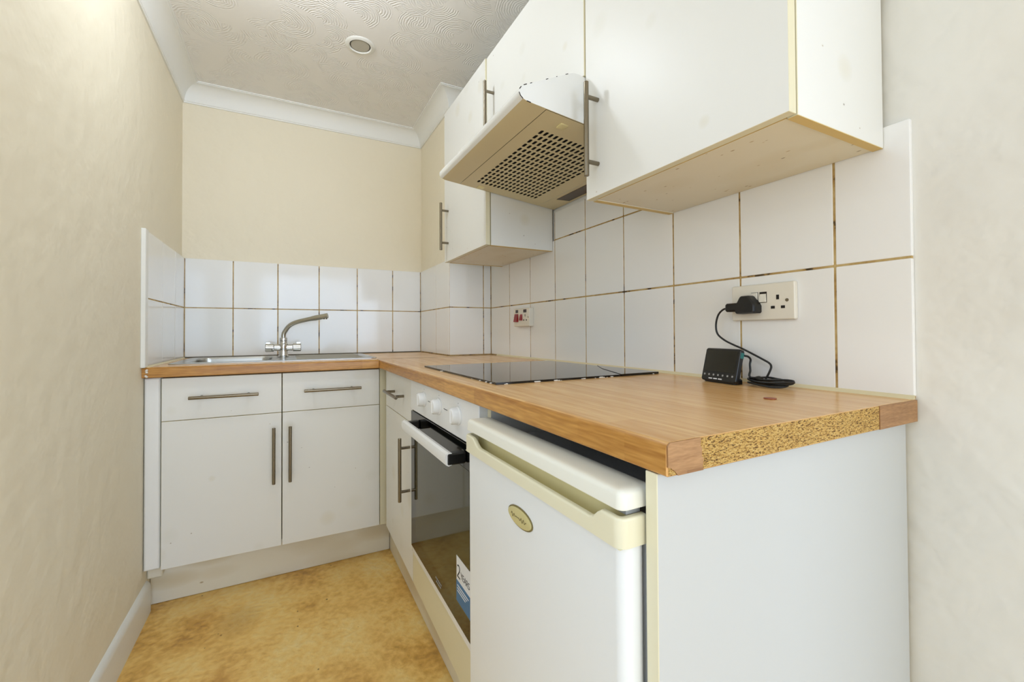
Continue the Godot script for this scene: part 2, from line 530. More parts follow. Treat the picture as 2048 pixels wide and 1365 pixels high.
func build_room() -> void:
	var b := MB.new()
	b.box(Vector3(-1.53, -0.1, -0.11), Vector3(3.3, 0.0, 6.3), 0.0)
	structure("floor", b, M.floor, "worn ochre mottled sheet vinyl floor with dark dirt specks", "floor")
	b = MB.new(); b.box(Vector3(-1.53, CEIL, -0.11), Vector3(3.3, CEIL + 0.1, 6.3), 0.0)
	structure("ceiling", b, M.ceiling, "white ceiling of swirled textured plaster above the wall cabinets", "ceiling")
	b = MB.new()
	b.box(Vector3(-1.53, 0, -0.11), Vector3(-1.43, CEIL, 1.9), 0.0); b.box(Vector3(-1.53, 0, 3.3), Vector3(-1.43, CEIL, 6.3), 0.0)
	b.box(Vector3(-1.53, 0, 1.9), Vector3(-1.43, 0.3, 3.3), 0.0); b.box(Vector3(-1.53, 2.1, 1.9), Vector3(-1.43, CEIL, 3.3), 0.0)
	structure("wall_left", b, M.cream, "long cream painted wall running past the end of the sink", "wall")
	b = MB.new(); b.box(Vector3(-1.43, 0, -0.108), Vector3(0.108, CEIL, -0.008), 0.0)
	structure("wall_back", b, M.cream, "cream end wall behind the sink with two rows of white tiles", "wall")
	b = MB.new(); b.box(Vector3(0.008, 0, -0.008), Vector3(0.108, CEIL, 2.75), 0.0)
	structure("wall_right", b, M.pale, "cream wall behind the hob, its colour paled as if in daylight, carrying white tiles and the wall cabinets", "wall")
	b = MB.new(); b.box(Vector3(-0.2265, 0, -0.008), Vector3(0.008, CEIL, 0.5247), 0.0)
	structure("wall_corner", b, M.cream, "boxed-in corner column beside the far wall cabinet", "wall")
	b = MB.new(); b.box(Vector3(0.108, 0, 2.65), Vector3(3.3, CEIL, 2.75), 0.0)
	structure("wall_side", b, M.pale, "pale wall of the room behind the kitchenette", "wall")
	b = MB.new(); b.box(Vector3(3.2, 0, 2.75), Vector3(3.3, CEIL, 6.3), 0.0)
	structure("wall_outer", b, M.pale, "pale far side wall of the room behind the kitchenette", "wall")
	b = MB.new()
	var wx0 := -1.4; var wx1 := 2.6; var wy0 := 0.08; var wy1 := 2.12
	b.box(Vector3(-1.43, 0, 6.2), Vector3(wx0, CEIL, 6.3), 0.0); b.box(Vector3(wx1, 0, 6.2), Vector3(3.2, CEIL, 6.3), 0.0)
	b.box(Vector3(wx0, 0, 6.2), Vector3(wx1, wy0, 6.3), 0.0); b.box(Vector3(wx0, wy1, 6.2), Vector3(wx1, CEIL, 6.3), 0.0)
	structure("wall_rear", b, M.pale, "pale wall with the added window behind the viewpoint", "wall")
	var w := thing("window_1", "added white framed two-pane window in the rear wall behind the viewpoint, widened to spread soft light", "window", Vector3(0.6, wy0, 6.25), "", "structure")  # unseen window, added and made wide so its light stays soft
	b = MB.new()
	b.box(Vector3(wx0, wy0, 6.22), Vector3(wx0 + 0.06, wy1, 6.28), 0.002); b.box(Vector3(wx1 - 0.06, wy0, 6.22), Vector3(wx1, wy1, 6.28), 0.002)
	b.box(Vector3(wx0 + 0.06, wy0, 6.22), Vector3(wx1 - 0.06, wy0 + 0.06, 6.28), 0.002); b.box(Vector3(wx0 + 0.06, wy1 - 0.06, 6.22), Vector3(wx1 - 0.06, wy1, 6.28), 0.002)
	b.box(Vector3(0.57, wy0 + 0.06, 6.22), Vector3(0.63, wy1 - 0.06, 6.28), 0.002)
	obj("frame", b, M.gloss_white, w)
	var gl := mat(235, 245, 245, 0.02); gl.transparency = BaseMaterial3D.TRANSPARENCY_ALPHA; gl.albedo_color.a = 0.08
	for s in [[wx0 + 0.06, 0.57], [0.63, wx1 - 0.06]]:
		sbox("pane", Vector3(s[0], wy0 + 0.06, 6.248), Vector3(s[1], wy1 - 0.06, 6.252), gl, w, 0.0)
	var w2 := thing("window_2", "added white framed window in the left wall beside the viewpoint, put in for fill light", "window", Vector3(-1.48, 0.3, 2.6), "", "structure")  # unseen window, added to carry the side fill light
	b = MB.new()
	b.box(Vector3(-1.51, 0.3, 1.9), Vector3(-1.45, 2.1, 1.96), 0.002); b.box(Vector3(-1.51, 0.3, 3.24), Vector3(-1.45, 2.1, 3.3), 0.002)
	b.box(Vector3(-1.51, 0.3, 1.96), Vector3(-1.45, 0.36, 3.24), 0.002); b.box(Vector3(-1.51, 2.04, 1.96), Vector3(-1.45, 2.1, 3.24), 0.002)
	obj("frame", b, M.gloss_white, w2)
	sbox("pane", Vector3(-1.482, 0.36, 1.96), Vector3(-1.478, 2.04, 3.24), gl, w2, 0.0)
	# coving: concave plaster moulding, mitred; [from, to, inward, mitre at from, mitre at to] (+1 inside corner, -1 outside corner, 0 plain)
	var prof := []
	var D := 0.09; var Pj := 0.072
	prof.append(Vector2(0, D)); prof.append(Vector2(0.006, D)); prof.append(Vector2(0.006, D - 0.006))
	for i in 9:
		var t := i / 8.0
		var ang := t * PI * 0.5
		prof.append(Vector2(0.009 + (Pj - 0.015) * (1.0 - cos(ang)), D - 0.008 - (D - 0.016) * sin(ang)))
	prof.append(Vector2(Pj - 0.006, 0.005)); prof.append(Vector2(Pj, 0.005)); prof.append(Vector2(Pj, 0)); prof.append(Vector2(0, 0))
	var runs := [
		[Vector3(-1.43, 0, 6.2), Vector3(-1.43, 0, -0.008), Vector3(1, 0, 0), 0, 1, "white coving along the top of the long left wall"],
		[Vector3(-1.43, 0, -0.008), Vector3(-0.2265, 0, -0.008), Vector3(0, 0, 1), 1, 1, "white coving along the top of the end wall above the sink"],
		[Vector3(-0.2265, 0, -0.008), Vector3(-0.2265, 0, 0.5247), Vector3(-1, 0, 0), 1, -1, "short white coving on the left face of the boxed corner"],
		[Vector3(-0.2265, 0, 0.5247), Vector3(0.008, 0, 0.5247), Vector3(0, 0, 1), -1, 1, "short white coving on the front of the boxed corner, partly behind the far wall cabinet"],
		[Vector3(0.008, 0, 0.5247), Vector3(0.008, 0, 2.75), Vector3(-1, 0, 0), 1, 0, "white coving above the wall cabinets"]]
	var idx := 1
	for r in runs:
		var dir: Vector3 = (r[1] - r[0]).normalized()
		var A := PackedVector3Array(); var B := PackedVector3Array()
		for q in prof:
			A.append(r[0] + r[2] * q.x + Vector3(0, CEIL - q.y, 0) + dir * (q.x * r[3]))
			B.append(r[1] + r[2] * q.x + Vector3(0, CEIL - q.y, 0) - dir * (q.x * r[4]))
		b = MB.new()
		for i in A.size():
			var j := (i + 1) % A.size()
			var e: Vector2 = prof[j] - prof[i]
			var nn: Vector3 = r[2] * e.y + Vector3(0, 1, 0) * e.x
			# outline runs from the wall foot outwards, so its outside is on the room's side
			b.quad(A[i], A[j], B[j], B[i], -nn if false else Vector3(0, 0, 0) + (r[2] * -e.y - Vector3(0, 1, 0) * e.x))
		structure("trim_%d" % idx, b, M.coving, r[5], "coving")
		idx += 1
	# skirting on the left wall: bevelled top
	b = MB.new()
	b.extrude(PackedVector2Array([Vector2(-1.43, 0.0), Vector2(-1.416, 0.0), Vector2(-1.416, 0.092), Vector2(-1.4185, 0.104), Vector2(-1.424, 0.113), Vector2(-1.43, 0.116)]), Vector3.RIGHT, Vector3.UP, Vector3.BACK, 0.575, 6.2)
	structure("baseboard_left", b, M.gloss_white, "white gloss skirting board along the foot of the left wall", "skirting")
	b = MB.new()
	b.box(Vector3(-0.006, 0, 2.32), Vector3(0.008, 0.11, 2.75), 0.003)
	structure("baseboard_right", b, M.gloss_white, "white skirting board on the right wall past the end panel", "skirting")
	# recessed ceiling light over the sink corner, unlit
	var c := Vector3(-0.692, CEIL, 0.698)
	var t := thing("ceiling_light", "round white recessed ceiling downlight with a grey frosted lens", "downlight", c)
	b = MB.new()
	b.lathe([Vector2(0.0425, 0.0), Vector2(0.0425, -0.002), Vector2(0.046, -0.006), Vector2(0.056, -0.005), Vector2(0.0615, -0.001), Vector2(0.0615, 0.0)], c, Vector3.UP, 40)
	obj("ring", b, M.gloss_white, t)
	b = MB.new()
	b.lathe([Vector2(0.0, -0.004), Vector2(0.038, -0.003), Vector2(0.0388, -0.0005)], c, Vector3.UP, 36)
	obj("lens", b, M.lens, t)
	b = MB.new(); b.lathe([Vector2(0.0385, -0.0004), Vector2(0.043, -0.0004)], c, Vector3.UP, 36)
	obj("gap", b, M.dark, t)
	var gl2 := thing("added_globe_lamp", "added white globe lamp on the ceiling, unseen above the frame, for fill light", "lamp", Vector3(FILL_LAMP.x, CEIL, FILL_LAMP.z))  # unseen lamp added to brighten the far end
	b = MB.new(); b.lathe([Vector2(0.0, 0.0), Vector2(0.05, 0.0), Vector2(0.05, -0.012), Vector2(0.03, -0.014), Vector2(0.03, -0.02)], Vector3(FILL_LAMP.x, CEIL, FILL_LAMP.z), Vector3.UP, 24)
	obj("base", b, M.gloss_white, gl2)
	var prof2 := []
	for i in 9: prof2.append(Vector2(0.08 * sin(PI * i / 8.0), -0.08 * cos(PI * i / 8.0)))
	b = MB.new(); b.lathe(prof2, FILL_LAMP, Vector3.UP, 14)
	var lm := mat(255, 255, 255, 0.5); lm.emission_enabled = true; lm.emission = Color(0.85, 0.93, 1.0); lm.emission_energy_multiplier = 1.5
	obj("globe_shade", b, lm, gl2)
	b = MB.new(); b.lathe([Vector2(0.0, 0.06), Vector2(0.10, 0.058), Vector2(0.17, 0.05), Vector2(0.17, 0.048), Vector2(0.10, 0.055), Vector2(0.0, 0.057)], FILL_LAMP, Vector3.UP, 32)  # disc added over the globe to keep a hot spot off the ceiling
	obj("light_shield", b, M.gloss_white, gl2)

func build_tiles() -> void:
	var g := 0.0021     # half a joint
	var meshes := {}
	var mats := [M.tile, M.tile_b, M.tile_c, M.tile]
	# at: lower corner on the wall's tile face; U along, N outward
	var lay := func(wall: Node, us: Array, vs: Array, at: Vector3, U: Vector3, N: Vector3, skip: Callable) -> void:
		for i in us.size() - 1:
			for j in vs.size() - 1:
				if skip.call(i, j): continue
				var u0: float = us[i] + g; var u1: float = us[i + 1] - g
				var v0: float = vs[j] + g; var v1: float = vs[j + 1] - g
				var w := snappedf(absf(u1 - u0), 0.0005); var h := snappedf(v1 - v0, 0.0005)
				var key := [w, h, U, N]
				if not meshes.has(key):
					var b := MB.new()
					plate(b, -w / 2, w / 2, -h / 2, h / 2, 0.002, [[0.0, -0.0078], [0.0, -0.0016], [0.0006, -0.0005], [0.002, 0.0]], U, Vector3.UP, N, Vector3.ZERO, 2)
					var me := ArrayMesh.new()
					me.add_surface_from_arrays(Mesh.PRIMITIVE_TRIANGLES, b.commit(Vector3.ZERO))
					meshes[key] = me
				var mi := MeshInstance3D.new()
				mi.mesh = meshes[key]; mi.material_override = mats[rng.randi() % 4]
				mi.name = "tile"
				wall.add_child(mi, true)
				mi.position = at + U * ((u0 + u1) * 0.5) + Vector3.UP * ((v0 + v1) * 0.5) + N * rng.randf_range(-0.0004, 0.0003)
				mi.rotation = U * deg_to_rad(rng.randf_range(-0.12, 0.12)) + Vector3.UP * deg_to_rad(rng.randf_range(-0.12, 0.12))
	var never := func(_i, _j): return false
	var rows := [H + 0.003, H + 0.25, H + 0.497]
	# right wall, joints counted towards the back
	var zs := [0.5327]
	for i in range(7, -1, -1): zs.append(2.1656 - i * PITCH)
	zs.append(2.2877)
	var wr := get_node("wall_right")
	lay.call(wr, zs, rows, Vector3.ZERO, Vector3.BACK, Vector3.LEFT, never)
	var z3 := []
	for i in range(5, 1, -1): z3.append(2.1656 - i * PITCH)
	lay.call(wr, [1.1485] + z3.slice(0), [H + 0.497, H + 0.612], Vector3.ZERO, Vector3.BACK, Vector3.LEFT, func(i, _j): return i == 3 and false)
	sbox("grout", Vector3(0.0014, H + 0.001, 0.5247), Vector3(0.0082, H + 0.4935, 2.2845), M.grout, wr, 0.0)
	sbox("grout", Vector3(0.0014, H + 0.4935, 1.1485), Vector3(0.0082, H + 0.609, 1.7616), M.grout, wr, 0.0)
	# boxed corner
	var wc := get_node("wall_corner")
	lay.call(wc, [0.0, 0.3095, 0.5327], rows, Vector3(-0.2345, 0, 0), Vector3.BACK, Vector3.LEFT, never)
	sbox("grout", Vector3(-0.2331, H + 0.001, -0.008), Vector3(-0.2263, H + 0.4935, 0.5296), M.grout, wc, 0.0)
	lay.call(wc, [-0.2345, -0.0436, 0.0], rows, Vector3(0, 0, 0.5327), Vector3.RIGHT, Vector3.BACK, never)
	sbox("grout", Vector3(-0.2331, H + 0.001, 0.5245), Vector3(0.0014, H + 0.4935, 0.5313), M.grout, wc, 0.0)
	# end wall
	var wb := get_node("wall_back")
	var xs := [-1.418]
	for i in range(4, -1, -1): xs.append(-0.4052 - i * PITCH)
	xs.append(-0.2345)
	lay.call(wb, xs, rows, Vector3(0, 0, 0), Vector3.RIGHT, Vector3.BACK, never)
	sbox("grout", Vector3(-1.43, H + 0.001, -0.0082), Vector3(-0.2331, H + 0.4935, -0.0014), M.grout, wb, 0.0)
	# left wall, three short columns closed by a white strip
	var wl := get_node("wall_left")
	lay.call(wl, [0.0, 0.194, 0.4205, 0.6311], rows, Vector3(-1.418, 0, 0), Vector3.BACK, Vector3.RIGHT, never)
	sbox("grout", Vector3(-1.4302, H + 0.001, -0.002), Vector3(-1.4194, H + 0.4935, 0.632), M.grout, wl, 0.0)
	sbox("edge_trim", Vector3(-1.4302, H + 0.0, 0.632), Vector3(-1.416, H + 0.499, 0.668), M.gloss_white, wl, 0.002)

func build_worktops() -> void:
	var F := -0.6055; var T := 0.0377
	# long run, grain along z, with a softened front edge
	var t := thing("kitchen_worktop", "long beech-look laminate worktop with a raw chipboard end, carrying the hob", "worktop", V(-0.3, -T, 1.45))
	var r := 0.007
	var prof := PackedVector2Array([Vector2(0.0, 0.0)])
	for i in 6:
		var a := PI * 0.5 + PI * 0.5 * i / 5.0
		prof.append(Vector2(F + r + r * cos(a), -r + r * sin(a)))
	for i in 4:
		var a := PI + PI * 0.5 * i / 3.0
		prof.append(Vector2(F + 0.003 + 0.003 * cos(a), -T + 0.003 + 0.003 * sin(a)))
	prof.append(Vector2(0.0, -T))
	var b := MB.new(); b.grain = 2
	b.extrude(prof, Vector3.RIGHT, Vector3.UP, Vector3.BACK, 0.606, 2.2872, Vector3(0, H, 0))
	# split: the rolled front wears the edge figure
	var top := MB.new(); var front := MB.new()
	for i in range(0, b.p.size(), 3):
		var m := (b.p[i] + b.p[i + 1] + b.p[i + 2]) / 3.0
		var d: MB = front if (b.n[i].x < -0.5 or m.x < F + 0.0022) and absf(b.n[i].z) < 0.5 else top
		for k in 3:
			d.p.append(b.p[i + k]); d.n.append(b.n[i + k]); d.uv.append(b.uv[i + k])
	obj("slab", [[top, M.wood], [front, M.wood_edge]], null, t)
	sbox("underside", V(F + 0.004, -T - 0.0008, 0.61), V(-0.002, -T + 0.0002, 2.286), M.backing_and_gap, t, 0.0)
	var zE := 2.2872
	b = MB.new(); b.grain = 0
	b.extrude(PackedVector2Array([Vector2(F + 0.004, -0.0012), Vector2(-0.001, -0.0012), Vector2(-0.001, -T + 0.001), Vector2(F + 0.004, -T + 0.001)]), Vector3.RIGHT, Vector3.UP, Vector3.BACK, zE, zE + 0.0008, Vector3(0, H, 0))
	tag(obj("chipboard_core", b, M.chip, t), "bare speckled chipboard where the edging has come off")
	b = MB.new(); b.grain = 0
	b.extrude(PackedVector2Array([Vector2(F + 0.001, -0.004), Vector2(F + 0.005, -0.0005), Vector2(-0.5515, -0.0005), Vector2(-0.5525, -0.009), Vector2(-0.5495, -0.013), Vector2(-0.5505, -0.02), Vector2(-0.5475, -0.026), Vector2(-0.549, -0.0325), Vector2(-0.5478, -T), Vector2(F + 0.0165, -T), Vector2(F + 0.0118, -0.0325), Vector2(F + 0.0055, -0.0282), Vector2(F + 0.0015, -0.027)]), Vector3.RIGHT, Vector3.UP, Vector3.BACK, zE + 0.0002, zE + 0.0022, Vector3(0, H, 0))
	tag(obj("edging_strip", b, M.edging, t), "short brown strip of edging left at the chipped front corner")
	b = MB.new(); b.grain = 0
	b.extrude(PackedVector2Array([Vector2(-0.1325, -0.0005), Vector2(0.0005, -0.0005), Vector2(0.0005, -T), Vector2(-0.1325, -T)]), Vector3.RIGHT, Vector3.UP, Vector3.BACK, zE + 0.0002, zE + 0.0022, Vector3(0, H, 0))
	tag(obj("edging_strip", b, M.edging, t), "brown strip of edging left at the wall end")
	# sealant along the tiles
	b = MB.new()
	b.extrude(PackedVector2Array([Vector2(0.0, 0.0), Vector2(-0.006, 0.0), Vector2(-0.002, 0.0045), Vector2(0.0, 0.007)]), Vector3.RIGHT, Vector3.UP, Vector3.BACK, 0.607, 2.2865, Vector3(0, H, 0))
	obj("sealant_bead", b, M.sealant, t)
	# short run under the sink, grain along x
	var s := thing("kitchen_worktop", "short beech-look worktop holding the steel sink against the end wall", "worktop", V(-0.9, -T, 0.33))
	var zf := 0.651
	b = MB.new(); b.grain = 0
	prof = PackedVector2Array([Vector2(0.001, 0.0)])
	var pr2 := PackedVector2Array([Vector2(0.0005, 0.0), Vector2(zf - 0.006, 0.0), Vector2(zf - 0.002, -0.002), Vector2(zf, -0.006), Vector2(zf, -T + 0.003), Vector2(zf - 0.003, -T), Vector2(0.0005, -T)])
	b.extrude(pr2, Vector3.BACK, Vector3.UP, Vector3.RIGHT, -1.4295, -1.35, Vector3(0, H, 0))
	b.extrude(pr2, Vector3.BACK, Vector3.UP, Vector3.RIGHT, -1.025, F - 0.001, Vector3(0, H, 0))
	var pf := PackedVector2Array()
	for q in pr2: pf.append(Vector2(maxf(q.x, 0.48), q.y))
	b.extrude(pf, Vector3.BACK, Vector3.UP, Vector3.RIGHT, -1.35, -1.025, Vector3(0, H, 0))
	b.box(V(-1.35, -T, 0.0005), V(-1.025, 0.0, 0.095), 0.0)
	b.box(V(F - 0.001, -T, 0.0005), V(-0.235, 0.0, 0.6045), 0.0003)
	b.box(V(-0.235, -T, 0.5335), V(-0.001, 0.0, 0.6045), 0.0003)
	top = MB.new(); front = MB.new()
	for i in range(0, b.p.size(), 3):
		var d: MB = front if b.n[i].z > 0.4 else top
		for k in 3:
			d.p.append(b.p[i + k]); d.n.append(b.n[i + k]); d.uv.append(b.uv[i + k])
	obj("slab", [[top, M.wood], [front, M.wood_edge]], null, s)
	sbox("joint_strip", V(F + 0.002, -0.02, 0.6042), V(-0.001, 0.0004, 0.6058), M.dark, s, 0.0)
	b = MB.new()
	b.extrude(PackedVector2Array([Vector2(0.0, 0.0), Vector2(0.005, 0.0), Vector2(0.0, 0.006)]), Vector3.BACK, Vector3.UP, Vector3.RIGHT, -1.416, -0.236, Vector3(0, H, 0.0005))
	tag(obj("sealant_bead", b, M.grime, s), "blackened bead of sealant behind the sink")
	b = MB.new()
	b.extrude(PackedVector2Array([Vector2(0.0, 0.0), Vector2(0.006, 0.0), Vector2(0.0, 0.006)]), Vector3.RIGHT, Vector3.UP, Vector3.BACK, 0.01, 0.645, Vector3(-1.4165, H, 0))
	obj("sealant_bead", b, M.sealant, s)
	# lumps of old filler on the wall end
	b = MB.new()
	for k in 7:
		var c := V(-1.418 + rng.randf_range(0, 0.006), rng.randf_range(-0.036, 0.002), 0.651 + rng.randf_range(0, 0.004))
		b.box(c - Vector3(0.004, 0.003, 0.004), c + Vector3(0.004, 0.003, 0.004), 0.0025)
	tag(obj("old_filler", b, M.crumb, s), "crumbling white filler at the wall end")

func build_sink() -> void:
	var x0 := -1.385; var x1 := -0.589; var z0 := 0.035; var z1 := 0.523
	var t := thing("sink", "stainless steel inset sink with a ribbed drainer below the mixer tap", "sink", V(-0.987, 0, 0.28))
	var y := 0.0035
	# rim plate with the bowl's opening
	var b := MB.new()
	var bx0 := -1.345; var bx1 := -1.03; var bz0 := 0.10; var bz1 := 0.475
	var outer := rrect(x0, x1, z0, z1, 0.03, 5)
	var rim := rrect(x0 + 0.012, x1 - 0.012, z0 + 0.012, z1 - 0.012, 0.022, 5)
	var A := PackedVector3Array(); var B := PackedVector3Array(); var C := PackedVector3Array()
	for q in outer: A.append(V(q.x, 0.0003, q.y)); B.append(V(q.x, 0.0022, q.y))
	for q in rim: C.append(V(q.x, y, q.y))
	b.loft([A, B], false, false)
	for i in B.size():
		var j := (i + 1) % B.size()
		b.quad(B[i], B[j], C[j], C[i], Vector3.UP)
	# plate between rim and bowl: left field (drainer) and right frame
	var hole := rrect(bx0, bx1, bz0, bz1, 0.05, 5)
	var fr := rrect(x0 + 0.012, -1.015, z0 + 0.012, z1 - 0.012, 0.022, 5)
	for i in hole.size():
		var j := (i + 1) % hole.size()
		b.quad(V(hole[i].x, y, hole[i].y), V(hole[j].x, y, hole[j].y), V(fr[j].x, y, fr[j].y), V(fr[i].x, y, fr[i].y), Vector3.UP)
	b.quad(V(-1.03, y - 0.0008, z0 + 0.013), V(x1 - 0.02, y - 0.0008, z0 + 0.013), V(x1 - 0.02, y - 0.0008, z1 - 0.013), V(-1.03, y - 0.0008, z1 - 0.013), Vector3.UP)
	b.quad(V(x1 - 0.05, y, z0 + 0.013), V(x1 - 0.012, y, z0 + 0.03), V(x1 - 0.012, y, z1 - 0.03), V(x1 - 0.05, y, z1 - 0.013), Vector3.UP)
	obj("deck", b, M.steel, t)
	b = MB.new()
	var rings := []
	for k in [[0.0, y], [0.006, y - 0.008], [0.012, -0.12], [0.03, -0.145]]:
		var ring := PackedVector3Array()
		for q in rrect(bx0 + k[0], bx1 - k[0], bz0 + k[0], bz1 - k[0], 0.05 - k[0] * 0.5, 5): ring.append(V(q.x, k[1], q.y))
		rings.append(ring)
	b.loft(rings, false, true)
	for i in range(0, b.p.size(), 3):   # seen from inside: turn every face
		var sw := b.p[i]; b.p[i] = b.p[i + 1]; b.p[i + 1] = sw
		for k in 3: b.n[i + k] = -b.n[i + k]
	obj("bowl", b, M.steel, t)
	b = MB.new(); b.lathe([Vector2(0.0, 0.003), Vector2(0.03, 0.003), Vector2(0.036, 0.0)], V(-1.19, -0.1445, 0.29), Vector3.UP, 20)
	obj("waste", b, M.chrome, t)
	for k in 9:
		b = MB.new()
		var zz := 0.10 + k * 0.043
		b.extrude(PackedVector2Array([Vector2(-0.006, 0.0), Vector2(-0.003, 0.0028), Vector2(0.003, 0.0028), Vector2(0.006, 0.0)]), Vector3.BACK, Vector3.UP, Vector3.RIGHT, -0.93, x1 - 0.055, V(0, y - 0.001, zz))
		obj("drainer_rib", b, M.steel, t)
	# mixer tap
	var c := V(-0.985, y, 0.19)
	var m := thing("mixer_tap", "chrome mixer tap with a swung spout and two side handles", "tap", c)
	b = MB.new()
	b.lathe([Vector2(0.0, 0.0), Vector2(0.026, 0.0), Vector2(0.026, 0.003), Vector2(0.021, 0.006), Vector2(0.019, 0.03), Vector2(0.021, 0.036), Vector2(0.021, 0.062), Vector2(0.017, 0.067), Vector2(0.017, 0.078), Vector2(0.0, 0.078)], c, Vector3.UP, 28)
	b.lathe([Vector2(0.0, -0.04), Vector2(0.0165, -0.04), Vector2(0.0165, 0.04), Vector2(0.0, 0.04)], c + Vector3(0, 0.046, 0), Vector3.RIGHT, 24)
	obj("body", b, M.chrome, m)
	for s in [-1.0, 1.0]:
		b = MB.new()
		b.lathe([Vector2(0.016, 0.041), Vector2(0.0205, 0.043), Vector2(0.021, 0.076), Vector2(0.018, 0.079), Vector2(0.0, 0.079)], c + Vector3(0, 0.046, 0), Vector3.RIGHT * s, 24)
		b.box(c + Vector3(s * 0.067 - 0.011, 0.064, -0.006), c + Vector3(s * 0.067 + 0.011, 0.0735, 0.006), 0.002)
		obj("handle", b, M.chrome, m)
	b = MB.new(); b.lathe([Vector2(0.0145, 0.078), Vector2(0.0175, 0.08), Vector2(0.0175, 0.093), Vector2(0.0145, 0.096), Vector2(0.0, 0.096)], c, Vector3.UP, 24)
	obj("collar", b, M.chrome, m)
	var dir := Vector3(0.93, 0, 0.36).normalized()
	var path := []; var rad := []
	var cv := Curve3D.new()
	cv.add_point(c + Vector3(0, 0.09, 0), Vector3.ZERO, Vector3(0, 0.03, 0))
	cv.add_point(c + dir * 0.006 + Vector3(0, 0.125, 0), Vector3(0, -0.02, 0), dir * 0.006 + Vector3(0, 0.02, 0))
	cv.add_point(c + dir * 0.055 + Vector3(0, 0.17, 0), dir * -0.025 + Vector3(0, -0.008, 0), dir * 0.03 + Vector3(0, 0.008, 0))
	cv.add_point(c + dir * 0.212 + Vector3(0, 0.205, 0), dir * -0.04 + Vector3(0, -0.009, 0), Vector3.ZERO)
	for k in 29:
		var u := k / 28.0
		path.append(cv.sample_baked(u * cv.get_baked_length(), true))
		rad.append(0.0105 if u < 0.66 else lerpf(0.0105, 0.0132, clampf((u - 0.66) / 0.08, 0, 1)))
	b = MB.new(); b.tube(path, rad, 18)
	obj("spout", b, M.chrome_dull, m)
	var tip: Vector3 = path[-1]
	b = MB.new(); b.lathe([Vector2(0.0, 0.0), Vector2(0.0085, 0.0), Vector2(0.0085, 0.014), Vector2(0.0, 0.014)], tip - dir * 0.011 + Vector3(0, -0.0185, 0), Vector3.UP, 16)
	obj("aerator", b, M.nickel, m)

func carcass(lo: Vector3, hi: Vector3, open_ax: int, open_sign: int, parent: Node, m) -> void:
	# five boards of a cabinet box; the open side faces open_ax
	var th := 0.016
	var b := MB.new()
	for ax in 3:
		for s in [-1, 1]:
			if ax == open_ax and s == open_sign: continue
			var a := lo; var c := hi
			if s < 0: c[ax] = lo[ax] + th
			else: a[ax] = hi[ax] - th
			for o in 3:
				if o < ax:
					if o != open_ax:
						a[o] = lo[o] + th; c[o] = hi[o] - th
					elif open_sign > 0: a[o] = lo[o] + th
					else: c[o] = hi[o] - th
			b.box(a, c, 0.0004)
	obj("carcass", b, m, parent)

